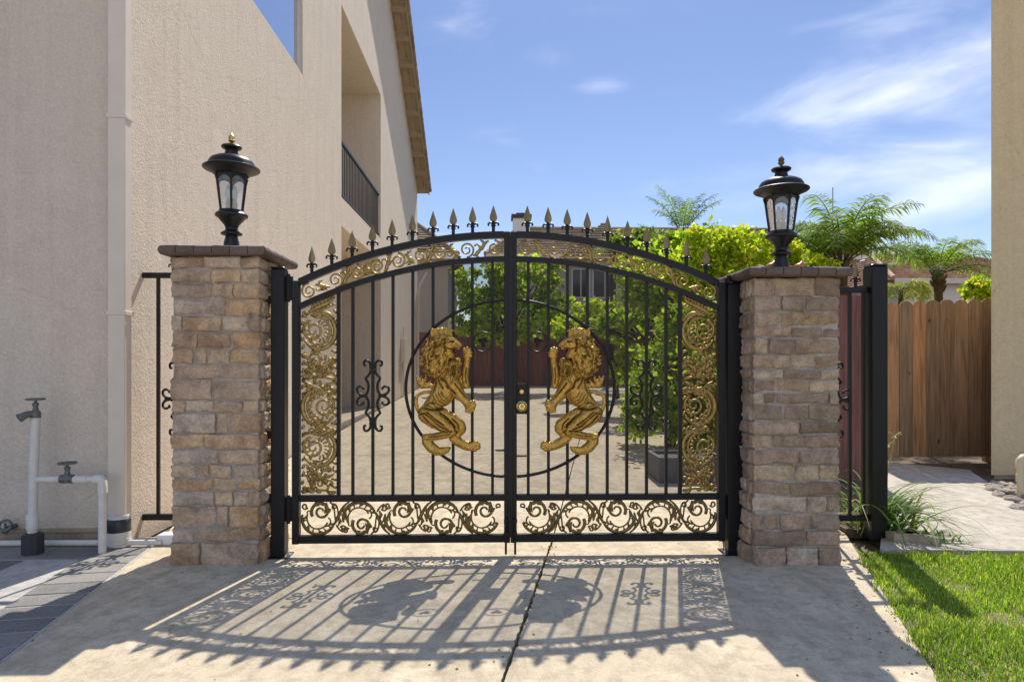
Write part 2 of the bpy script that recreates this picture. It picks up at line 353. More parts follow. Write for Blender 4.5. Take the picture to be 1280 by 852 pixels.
def blob(d, r, amp, sc=(1,1,1.0)):   # soft cloud patch on the sky dome round a direction
    d=Vector(d).normalized(); s=N('ShaderNodeVectorMath'); s.operation='SUBTRACT'; L(tc.outputs['Generated'],s.inputs[0]); s.inputs[1].default_value=d
    m=N('ShaderNodeVectorMath'); m.operation='MULTIPLY'; L(s.outputs[0],m.inputs[0]); m.inputs[1].default_value=sc
    ln=N('ShaderNodeVectorMath'); ln.operation='LENGTH'; L(m.outputs[0],ln.inputs[0])
    mr=N('ShaderNodeMapRange'); mr.interpolation_type='SMOOTHSTEP'; L(ln.outputs['Value'],mr.inputs[0]); mr.inputs[1].default_value=0; mr.inputs[2].default_value=r; mr.inputs[3].default_value=amp; mr.inputs[4].default_value=0
    return mr.outputs[0]
def add(a,b):
    m=N('ShaderNodeMath'); m.operation='ADD'
    for i,v in ((0,a),(1,b)):
        if isinstance(v,(int,float)): m.inputs[i].default_value=v
        else: L(v,m.inputs[i])
    return m.outputs[0]
def skydir(px,py):
    return ray(px,py)
mask=add(blob(skydir(1215,150),.36,.27,(1,1,1.5)),blob((.1,-1,.30),1.0,.52,(.8,.6,1.2)))  # second patch: unseen bright cloud behind the camera, added to fill shaded fronts
for px,py,r,a,sc in ((1000,135,.20,.26,(1,1,2.6)),(1150,30,.20,.16,(1,1,1.2)),(755,108,.085,.30,(1,1,3.6)),(630,170,.10,.24,(1,1,2.6)),(672,208,.07,.20,(1,1,2.2)),(690,72,.09,.16,(1,1,2.6)),(1180,225,.22,.22,(1,1,2.6)),(560,40,.16,.08,(1,1,2))):
    mask=add(mask,blob(skydir(px,py),r,a,sc))
tot=add(no.outputs['Fac'],mask)
mr=N('ShaderNodeMapRange'); mr.interpolation_type='SMOOTHSTEP'; L(tot,mr.inputs[0]); mr.inputs[1].default_value=.57; mr.inputs[2].default_value=1.24; mr.inputs[3].default_value=0; mr.inputs[4].default_value=.82
mx=N('ShaderNodeMix'); mx.data_type='RGBA'; L(mr.outputs[0],mx.inputs[0]); L(hs.outputs[0],mx.inputs[6]); mx.inputs[7].default_value=(9.4,10.4,11.6,1)
sx_=N('ShaderNodeSeparateXYZ'); L(tc.outputs['Generated'],sx_.inputs[0])
el_=N('ShaderNodeMapRange'); el_.interpolation_type='SMOOTHSTEP'; L(sx_.outputs['Z'],el_.inputs[0]); el_.inputs[1].default_value=.44; el_.inputs[2].default_value=.80
em_=N('ShaderNodeMix'); em_.data_type='RGBA'; L(el_.outputs[0],em_.inputs[0]); em_.inputs[6].default_value=(*SKYLO,1); em_.inputs[7].default_value=(*SKYHI,1)
vm_=N('ShaderNodeVectorMath'); vm_.operation='MULTIPLY'; L(mx.outputs[2],vm_.inputs[0]); L(em_.outputs[2],vm_.inputs[1])
L(vm_.outputs[0],bg.inputs['Color']); L(bg.outputs[0],out.inputs[0])
sl=bpy.data.lights.new('sun','SUN'); sl.energy=2.95; sl.angle=R(.53); sl.color=(1,.93,.82)
so=link(bpy.data.objects.new('sun',sl)); so.rotation_euler=SUN.to_track_quat('Z','Y').to_euler(); so.location=(5,15,20)
cd=bpy.data.cameras.new('camera'); cam=link(bpy.data.objects.new('camera',cd)); scene.camera=cam
cam.location=(0,0,EYE); cam.rotation_euler=(R(90),0,-YAW); cd.sensor_width=36; cd.lens=36*F/1280; cd.shift_y=24/1280; cd.clip_end=2000; cd.clip_start=.05
scene.view_settings.view_transform='Standard'; scene.view_settings.look='None'; scene.view_settings.gamma=1; scene.view_settings.use_curve_mapping=False
scene.view_settings.exposure=.93
scene.render.engine='CYCLES'; scene.cycles.max_bounces=10; scene.cycles.transparent_max_bounces=24; scene.cycles.diffuse_bounces=5

# ------------------------------------------------------------------ ground
HX=-3.10; HF=5.45; HB=25.3
def strip(mb, ys, xl, xr, dz, nx=6):
    V=[]; Fs=[]
    for y in ys:
        for i in range(nx+1):
            x=xl(y)+(xr(y)-xl(y))*i/nx; V.append((x,y,gz(y)+dz))
    for j in range(len(ys)-1):
        for i in range(nx):
            a=j*(nx+1)+i; Fs.append((a,a+1,a+nx+2,a+nx+1))
    mb.add(V,Fs)
ys=[-60,-20,-6,0,3,5,6.2,8,10,14,18,22,27.15,40,80,400]
mb=MB(); strip(mb,ys,lambda y:-300,lambda y:300,-.07,8); tag(mb.build('ground',SOIL),kind='structure')
# drive: left and right slab with a real gap, bevel-free sheets with sides
l1,l2=G(0,830),G(210,668); r1,r2=G(1175,852),G(1062,675); j1,j2,j3=G(628,852),G(690,676),G(742,484,.40)
def lin(a,b,y): return a.x+(b.x-a.x)*(y-a.y)/(b.y-a.y)
def xl(y): return lin(l1,l2,y) if y<5.55 else min(lin(l1,l2,5.55),-2.6) if y<5.75 else HX+.03
def xj(y): return lin(j1,j2,y) if y<j2.y else lin(j2,j3,y)
def xr(y): return lin(r1,r2,y) if y<5.6 else lin(r1,r2,5.6)+.0*(y-5.6)+ (y-5.6)*.11
def slab(name, a, b, yy, mat, dz=0.0, th=.06, skirts=True):
    mb=MB(); V=[]; Fs=[]; n=len(yy)
    for y in yy:
        V+=[(a(y),y,gz(y)+dz),(b(y),y,gz(y)+dz),(a(y),y,gz(y)+dz-th),(b(y),y,gz(y)+dz-th)]
    for i in range(n-1):
        k=i*4; Fs+=[(k,k+1,k+5,k+4),(k+2,k,k+4,k+6),(k+1,k+3,k+7,k+5)]
    Fs+=[(0,2,3,1),(n*4-4,n*4-3,n*4-1,n*4-2)]
    mb.add(V,Fs); return tag(mb.build(name,mat),kind='structure')
ya=[-8,-4,-1,0,1,2]+[2.5+.03*i for i in range(101)]
rj=random.Random(8); ja={round(y,3):.007+rj.random()**3*.012 for y in ya+[5.54]}; jb_={round(y,3):.007+rj.random()**3*.012 for y in ya+[5.54]}
slab('driveway',xl,lambda y:xj(y)-ja[round(y,3)],ya+[5.54],CONC)
slab('driveway',lambda y:xj(y)+jb_[round(y,3)],xr,ya+[5.54],CONC)
cuts=[5.556,9.9,14.6,19.6,27.1]
for q in range(4):
    yy=[cuts[q]+.008+(cuts[q+1]-cuts[q]-.016)*i/6 for i in range(7)]
    slab('courtyard',lambda y:xl(y) if y<5.76 else HX+.03,lambda y:xj(y)-.007,yy,CONC)
    slab('courtyard',lambda y:xj(y)+.007,xr,yy,CONC)
mb=MB(); mb.poly([(-16,-26),(16,-26),(16,-6.02),(9,1.2),(-9,1.2),(-16,-6)],-.068,-.030); tag(mb.build('bounce_forecourt',CONC),kind='structure')  # unseen concrete behind the camera, added to bounce sunlight onto the shaded walls
# pavers on the left
d=(l2-l1).normalized(); nrm=Vector((-d.y,d.x,0))      # nrm points left of the drive edge
mb=MB()
b0=l1-d*4.5; e0=l2-d*.02
pts=[b0-nrm*-.01,e0+nrm*.01,Vector((HX+.02,5.62,0)),Vector((-11,5.62,0)),Vector((-11,b0.y,0))]
mb.poly([(p.x,p.y) for p in pts][::-1] if False else [(p.x,p.y) for p in pts],-.06,-.006); tag(mb.build('paving_joints',JOINT),kind='structure')
mb=MB(); 
def tile(mb,o,a,b,u0,u1,v0,v1,z=.0):
    g=.010; c=[(u0+g,v0+g),(u1-g,v0+g),(u1-g,v1-g),(u0+g,v1-g)]
    p=[(o+a*x+b*y) for x,y in c]; q=[(o+a*(x+(.004 if i in(0,3) else -.004))+b*(y+(.004 if i<2 else -.004))) for i,(x,y) in enumerate(c)]
    zz=z+random.uniform(-.0015,.0015)
    mb.add([(k.x,k.y,-.02) for k in p]+[(k.x,k.y,zz-.004) for k in p]+[(k.x,k.y,zz) for k in q],
           [(0,1,5,4),(1,2,6,5),(2,3,7,6),(3,0,4,7),(4,5,9,8),(5,6,10,9),(6,7,11,10),(7,4,8,11),(8,9,10,11)])
LL=(e0-b0).length
k=0
while (k+1)*.205<LL-.25:
    tile(mb,b0,d,nrm,k*.205,(k+1)*.205,.02,.44); k+=1
tag(mb.build('paver_border',PAVE),kind='structure')
mb=MB()
for i in range(-14,1):
    for j in range(0,24):
        x1=-3.15+i*.46+.46*0; y0=5.0-j*.46-.46
        c=Vector((x1-.23,y0+.23,0)); dd=(c-b0).dot(nrm)
        if dd<.44+.36: continue
        tile(mb,Vector((x1-.46,y0,0)),Vector((1,0,0)),Vector((0,1,0)),0,.46,0,.46)
for i in range(-14,1):
    x1=-3.15+i*.46; tile(mb,Vector((x1-.46,5.01,0)),Vector((1,0,0)),Vector((0,1,0)),0,.46,0,.36)
tag(mb.build('paving',PAVE),kind='structure')
# path on the right and lawn
pl=[G(1100,688),G(1290,690),G(1330,660),G(1280,640),G(1262,624),G(1240,607),G(1214,590),G(1214,588),G(1110,578)]
mb=MB(); mb.poly([(p.x,p.y) for p in pl],-.06,.012); tag(mb.build('path',WALK),kind='structure')
mb=MB()
lawn=[(xr(.2)+.01,.2),(10.5,.2),(14,5.0),(G(1290,692).x,G(1290,692).y),(G(1100,690).x,G(1100,690).y),(xr(5.25)+.01,5.25)]
mb.poly(lawn,-.06,-.012); tag(mb.build('lawn_soil',TURF),kind='structure')
n=105000
gx=rng.uniform(1.4,5.4,n); gy=rng.uniform(2.3,5.35,n)
edge=np.array([xr(y) for y in gy]); top=5.15-.0*gx
pa,pb=G(1100,690),G(1290,692); topy=pa.y+(pb.y-pa.y)*(gx-pa.x)/(pb.x-pa.x)+.03*np.sin(gx*23)
ok=(gx>edge-.012+.030*np.sin(gy*31)*np.sin(gy*17)+.02*np.sin(gy*67))&(gy<topy)
bare=np.sin(gx*7.3+2*np.sin(gy*5.1))*np.sin(gy*6.7+1.7*np.sin(gx*4.3)); ok&=~((bare>.74)&(rng.random(n)<.8))
ok&=~((np.hypot((gx-G(1262,770).x)/.16,(gy-G(1262,770).y)/.10)<1)&(rng.random(n)<.75))
gx,gy=gx[ok],gy[ok]; n=len(gx)
patch=.5+.5*np.sin(gx*5.1+np.sin(gy*3.3)*2)*np.sin(gy*4.3+1.3)
hh=rng.uniform(.014,.045,n)*(.6+.8*patch)*np.where(rng.random(n)<.04,1.7,1); an=rng.uniform(0,2*PI,n); bd=rng.uniform(.1,.9,n)*hh; wd=rng.uniform(.0018,.0036,n)
cx,sx=np.cos(an),np.sin(an); a2=an+PI/2; wx,wy=np.cos(a2)*wd,np.sin(a2)*wd
V=np.zeros((n,5,3)); 
V[:,0]=np.c_[gx-wx,gy-wy,np.full(n,-.012)]; V[:,1]=np.c_[gx+wx,gy+wy,np.full(n,-.012)]
V[:,2]=np.c_[gx+cx*bd*.35+wx*.8,gy+sx*bd*.35+wy*.8,-.012+hh*.62]; V[:,3]=np.c_[gx+cx*bd*.35-wx*.8,gy+sx*bd*.35-wy*.8,-.012+hh*.62]
V[:,4]=np.c_[gx+cx*bd,gy+sx*bd,-.012+hh]
ix=np.arange(n)[:,None]*5
Fq=np.concatenate([ix+np.array([[0,1,2]]),ix+np.array([[0,2,3]]),ix+np.array([[3,2,4]])])
tag(mesh_np('grass',V.reshape(-1,3),Fq,GRASS),kind='stuff')

# dry leaf litter blown on to the drive
r9=random.Random(31); V=[];Fq=[]
for k in range(170):
    c_=r9.random()
    if c_<.35: y=r9.uniform(3.0,5.5); x=xr(y)-abs(r9.gauss(0,.16))
    elif c_<.55: y=r9.uniform(2.9,5.5); x=xj(y)+r9.gauss(0,.05)
    elif c_<.75: x=r9.uniform(-2.5,2.3); y=4.72-abs(r9.gauss(0,.05)) if abs(x)>1.75 else r9.uniform(3,5.4)
    else: x=r9.uniform(-3.6,2.2); y=r9.uniform(2.9,5.6)
    a=r9.uniform(0,2*PI); l=r9.uniform(.006,.022); w_=l*r9.uniform(.25,.5); b_=len(V); z=.0015
    V+=[(x,y,z),(x+math.cos(a)*l*.5-math.sin(a)*w_,y+math.sin(a)*l*.5+math.cos(a)*w_,z+r9.uniform(.001,.007)),(x+math.cos(a)*l,y+math.sin(a)*l,z+.002),(x+math.cos(a)*l*.5+math.sin(a)*w_,y+math.sin(a)*l*.5-math.cos(a)*w_,z+r9.uniform(.001,.006))]
    Fq.append((b_,b_+3,b_+2,b_+1))
tag(mesh_np('leaf_litter',V,Fq,m_leaf('dry_leaves',[(0,(.10,.06,.03)),(.6,(.22,.14,.06)),(1,(.32,.24,.10))],.2,.7,1.1)),kind='stuff')

# ------------------------------------------------------------------ the gate
GY=5.05; CXW=P(638,480,GY).x; K=(CXW-P(366,480,GY).x)/272; KZ=GY/F
def zz(y): return EYE+(450-y)*KZ
RA=610.
def arc(u,y0): return y0+RA-math.sqrt(RA*RA-u*u)
def spiral(cx,cy,r0,r1,a0,turns,n=26):
    return [(cx+(r0+(r1-r0)*i/(n-1))*math.cos(a0+turns*2*PI*i/(n-1)), cy+(r0+(r1-r0)*i/(n-1))*math.sin(a0+turns*2*PI*i/(n-1))) for i in range(n)]
def arcp(cx,cy,r,a0,a1,n=18): return spiral(cx,cy,r,r,R(a0),(a1-a0)/360,n)
def bez(p0,p1,p2,p3,n=14):
    o=[]
    for i in range(n):
        t=i/(n-1); q=1-t
        o.append(tuple(q**3*a+3*q*q*t*b+3*q*t*t*c+t**3*e for a,b,c,e in zip(p0,p1,p2,p3)))
    return o

# lion relief as one height field ------------------------------------------------
def lion_mesh():
    st=4.0; x=np.arange(40,900,st); y=np.arange(50,1620,st); X,Y=np.meshgrid(x,y); H=np.full(X.shape,-1.0); TN=np.zeros(X.shape)
    def cap(ch,base,hs,tone=.12):
        nonlocal H,TN
        for (x0,y0,r0),(x1,y1,r1) in zip(ch[:-1],ch[1:]):
            dx,dy=x1-x0,y1-y0; L2=dx*dx+dy*dy+1e-9
            t=np.clip(((X-x0)*dx+(Y-y0)*dy)/L2,0,1); r=r0+(r1-r0)*t
            q=1-((X-x0-dx*t)**2+(Y-y0-dy*t)**2)/r**2
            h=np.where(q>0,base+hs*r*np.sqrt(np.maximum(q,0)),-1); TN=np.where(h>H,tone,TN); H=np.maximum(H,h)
    # tail, tuft
    cap([(150,1100,32),(112,1040,25),(92,970,23),(98,905,22),(140,868,21),(200,850,20),(262,845,24)],12,.8)
    cap([(300,800,26),(268,770,26),(235,760,24),(200,775,34),(165,765,46),(150,735,44)],10,.7)
    cap([(140,740,34),(115,700,20),(98,655,6)],14,.8); cap([(175,735,30),(205,700,18),(212,648,6)],16,.8); cap([(150,730,26),(150,690,18),(155,655,5)],20,.8); cap([(215,770,20),(250,735,14),(275,700,5)],14,.8)
    # far leg and far foot
    cap([(400,1110,85),(520,1175,82),(600,1235,78),(622,1272,70)],14,.55)
    cap([(625,1290,62),(570,1360,50),(530,1395,46)],12,.6)
    cap([(525,1390,46),(600,1435,60),(680,1475,58),(750,1490,56)],10,.6)
    for q in ((800,1448,34),(828,1470,32),(832,1498,30),(795,1520,32)): cap([(740,1480,40),q],14,.7)
    # raised arm
    cap([(520,660,70),(610,715,52),(680,765,46)],20,.5); cap([(690,770,40),(676,690,42),(682,600,39),(700,500,36),(705,430,40)],34,.65); cap([(705,420,50),(702,385,54)],36,.6)
    for q in ((668,350,26),(700,338,27),(730,350,25),(745,385,24),(742,425,22)): cap([(702,390,34),q],48,.7)
    cap([(590,520,40),(588,480,34)],24,.7)
    for q in ((570,465,16),(592,458,17),(612,470,15),(626,520,15)): cap([(592,490,22),q],34,.8)
    # trunk
    cap([(470,700,140),(440,790,146),(402,880,140),(335,950,108),(288,1010,104),(262,1080,124)],24,.46)
    # near thigh, shin, foot
    cap([(232,1100,112),(330,1165,112),(430,1235,88),(515,1300,64)],50,.55)
    cap([(530,1312,54),(420,1350,46),(300,1372,44),(205,1372,40)],48,.7)
    cap([(200,1368,38),(225,1430,58),(285,1500,62),(350,1535,54)],40,.6)
    for q in ((395,1558,32),(432,1545,32),(465,1530,30),(482,1508,26)): cap([(355,1530,42),q],46,.7)
    # near arm
    cap([(505,700,92),(560,790,84),(612,870,66),(680,945,50),(710,980,54)],66,.55); cap([(715,985,58),(735,1015,62)],66,.6)
    for q in ((700,1062,28),(735,1068,28),(768,1045,28),(785,1000,27),(775,955,25)): cap([(735,1005,40),q],80,.7)
    # chest mane, neck, mane, head
    cap([(540,540,70),(545,620,80),(520,680,70)],52,.5)
    cap([(370,290,108),(345,400,150),(335,500,146),(350,580,108)],58,.42)
    cap([(300,150,28),(400,130,42),(500,150,30)],60,.7)
    cap([(410,260,95),(480,268,82),(530,285,60),(570,302,46)],84,.55)
    cap([(450,350,66),(492,392,50),(515,420,36),(528,440,20)],84,.6); cap([(490,222,36),(545,236,24),(600,276,20),(622,296,20)],100,.9); cap([(575,318,30),(596,328,20)],104,.6)
    cap([(440,300,55),(485,325,52)],98,.5); cap([(486,240,30),(520,250,20)],118,.6)
    # hair locks, curved strokes lying on the mane
    base=H.copy(); r2=np.random.default_rng(5)
    def hat(px,py):
        i=int(np.clip((py-50)/st,0,X.shape[0]-1)); j=int(np.clip((px-40)/st,0,X.shape[1]-1)); return base[i,j]
    locks=[]
    for kk in range(230):
        a=r2.uniform(0,2*PI); rad=math.sqrt(r2.uniform(0,1)); px=342+152*rad*math.cos(a); py=420+212*rad*math.sin(a)
        if px>430 and py<420: continue
        locks.append((px,py))
    for kk in range(34): locks.append((r2.uniform(490,590),r2.uniform(450,680)))
    for px,py in locks:
        ang=math.atan2(py-300,px-470)+r2.normal(0,.35); ang=ang*.55+.45*(PI*.62); L0=r2.uniform(45,85); cur=r2.uniform(-.55,.55); ch=[]; r0=r2.uniform(11,17); qx,qy=px,py; h0=max(hat(px,py),40)
        for q in range(6):
            ch.append((qx,qy,r0*(1-.07*q)+1)); qx+=L0/5*math.cos(ang); qy+=L0/5*math.sin(ang); ang+=cur*(.6+q*.16)
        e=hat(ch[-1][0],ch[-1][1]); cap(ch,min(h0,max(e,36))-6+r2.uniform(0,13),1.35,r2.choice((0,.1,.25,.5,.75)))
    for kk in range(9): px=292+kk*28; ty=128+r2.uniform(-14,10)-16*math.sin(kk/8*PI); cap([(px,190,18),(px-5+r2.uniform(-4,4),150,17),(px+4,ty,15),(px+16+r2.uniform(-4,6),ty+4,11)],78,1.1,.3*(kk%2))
    # carved lines
    def groove(pl,wd,dp):
        nonlocal H,TN
        dm=np.full(X.shape,1e9)
        for (x0,y0),(x1,y1) in zip(pl[:-1],pl[1:]):
            dx,dy=x1-x0,y1-y0; t=np.clip(((X-x0)*dx+(Y-y0)*dy)/(dx*dx+dy*dy+1e-9),0,1); dm=np.minimum(dm,np.hypot(X-x0-dx*t,Y-y0-dy*t))
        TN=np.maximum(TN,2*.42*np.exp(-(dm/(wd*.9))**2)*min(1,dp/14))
        H=np.where(H>4,np.maximum(H-dp*np.exp(-(dm/wd)**2),4),H)
    B=lambda *p:[(a,b+758) for a,b in p]
    for p in (B((400,90),(430,150),(500,190)),B((365,105),(400,170),(465,215)),B((338,130),(372,200),(440,240)),B((312,165),(345,228),(410,262)),B((292,190),(315,240),(360,275))): groove(p,10,8)
    groove(B((200,265),(290,292),(410,285)),10,22); groove(B((225,232),(270,210),(330,222)),8,12)
    for p in (B((150,340),(210,330),(300,400),(380,480),(480,525)),B((240,320),(330,400),(430,470)),B((190,360),(260,450),(350,505))): groove(p,9,17)
    groove(B((390,330),(470,400),(540,470),(580,560)),9,20); groove(B((530,400),(590,460),(600,520)),8,14); groove(B((300,515),(420,545),(520,545)),9,18)
    groove(B((250,608),(380,596),(500,572)),7,12); groove(B((230,640),(380,630)),6,9)
    groove([(400,690),(450,720),(480,790),(560,860)],11,20); groove([(360,680),(380,740),(420,800)],9,14); groove([(560,740),(620,820),(690,900)],8,14); groove([(330,690),(330,760),(300,840)],9,14)
    groove([(690,560),(680,650),(690,740)],7,14); groove([(470,330),(500,345),(560,340),(590,330)],7,18); groove([(505,258),(530,262),(548,256)],7,14); groove([(455,230),(440,300),(460,370)],9,16)
    H+=np.where(H>6,2.2*np.sin(X/9+2*np.sin(Y/23))*np.sin(Y/11+1.5*np.sin(X/19)),0)
    # light smoothing
    for _ in range(1):
        S=H.copy(); S[1:-1,1:-1]=(H[1:-1,1:-1]*4+H[:-2,1:-1]+H[2:,1:-1]+H[1:-1,:-2]+H[1:-1,2:])/8; H=np.where(H>0,np.where(S>0,S,H),H)
    inside=H>0; cell=inside[:-1,:-1]&inside[1:,:-1]&inside[:-1,1:]&inside[1:,1:]
    used=np.zeros(X.shape,bool); 
    for a,b in ((0,0),(0,1),(1,0),(1,1)): used[a:X.shape[0]-1+a,b:X.shape[1]-1+b]|=cell
    idm=-np.ones(X.shape,int); idm[used]=np.arange(used.sum()); nv=used.sum()
    u=638-(510+X[used]/9.47); yy=400+Y[used]/9.47; h=np.maximum(H[used],6)*K/9.47*1.45; tn=TN[used]
    ii,jj=np.nonzero(cell); q=np.stack([idm[ii,jj],idm[ii,jj+1],idm[ii+1,jj+1],idm[ii+1,jj]],1)
    cnt={}
    for f in q.tolist():
        for a,b in zip(f,f[1:]+f[:1]): cnt[(a,b)]=1
    be=np.array([(a,b) for (a,b) in cnt if (b,a) not in cnt])
    for _ in range(8):     # smooth the outline
        sm=np.zeros((nv,2)); ct=np.zeros(nv)
        for i0,i1 in ((0,1),(1,0)): np.add.at(sm,be[:,i0],np.c_[u,yy][be[:,i1]]); np.add.at(ct,be[:,i0],1)
        k=ct>0; u=u.copy(); yy=yy.copy(); u[k]=.5*u[k]+.5*sm[k,0]/ct[k]; yy[k]=.5*yy[k]+.5*sm[k,1]/ct[k]
    wall=np.c_[be[:,1],be[:,0],be[:,0]+nv,be[:,1]+nv]
    return u,yy,h,q,wall,nv,tn
LION=lion_mesh()

def finial_meshes():
    mb=MB()   # collar in black iron, origin on the rail
    mb.lathe([(.013,-.01),(.013,.045),(.020,.047),(.020,.056),(.013,.058),(.012,.072),(.017,.075),(.009,.086)],(0,0,0),10)
    for s in (-1,1):
        mb.tube([(s*p[0],0,p[1]) for p in ((.008,.066),(.020,.074),(.032,.074),(.040,.066),(.041,.056),(.034,.051))],[.007,.008,.008,.0075,.007,.006],6)
    col=mb
    mb=MB()   # spear blade: diamond section, leaf outline
    prof=[(.006,.076),(.018,.088),(.027,.100),(.030,.113),(.028,.128),(.021,.152),(.012,.178),(.005,.200),(.0008,.212)]
    V=[];Fs=[]
    for w_,h in prof: V+=[(-w_,0,h),(0,-w_*.42-.002,h),(w_,0,h),(0,w_*.42+.002,h)]
    for i in range(len(prof)-1):
        for k in range(4): Fs.append((i*4+k,i*4+(k+1)%4,i*4+4+(k+1)%4,i*4+4+k))
    mb.add(V,Fs); return col,mb
FC,FS=finial_meshes(); FCm=FSm=None
FU=[(248.4,313),(223.6,302.5),(198.3,292.5),(173,283.7),(148.4,276.5),(123,271),(97.2,265.8),(71.8,262),(47.6,259.5),(21.4,258.5)]
PICK=[(215,4.4),(197.3,3.6),(172.4,3.6),(147.3,3.6),(122.5,3.6),(97.2,3.6),(72,3.6),(48,3.6),(22.5,3.6)]

def scroll_orn(mb, X, Y0, z, s, k):    # black picket scroll: four C curls round a bar, k metres per px
    def T(pts,r=1.6): mb.tube([(X+a*k,Y0,z-b*k) for a,b in pts],r*k,6)
    for sx in (-1,1):
        for sy in (-1,1):
            T([(sx*a,sy*b) for a,b in bez((2.5,36),(3,46),(13,47),(11,38))+[(8.5,37.5)]])
            T([(sx*a,sy*b) for a,b in bez((2.5,32),(4,25),(8,24),(9.5,21))])
            T([(sx*a,sy*b) for a,b in bez((9.5,21),(4.5,17),(4,6),(9,1.5))])
            T([(sx*a,sy*b) for a,b in bez((8,1),(22,-1),(23,13),(14.5,11.5))+[(11.5,9.5),(12.5,7.5)]])
        T([(sx*7,0),(sx*17,0)],2.2)
    for sy in (-1,1):
        for q in (31,34.5,38): mb.box(X-4*k,X+4*k,Y0-4*k,Y0+4*k,z-sy*q*k-1.4*k,z-sy*q*k+1.4*k)

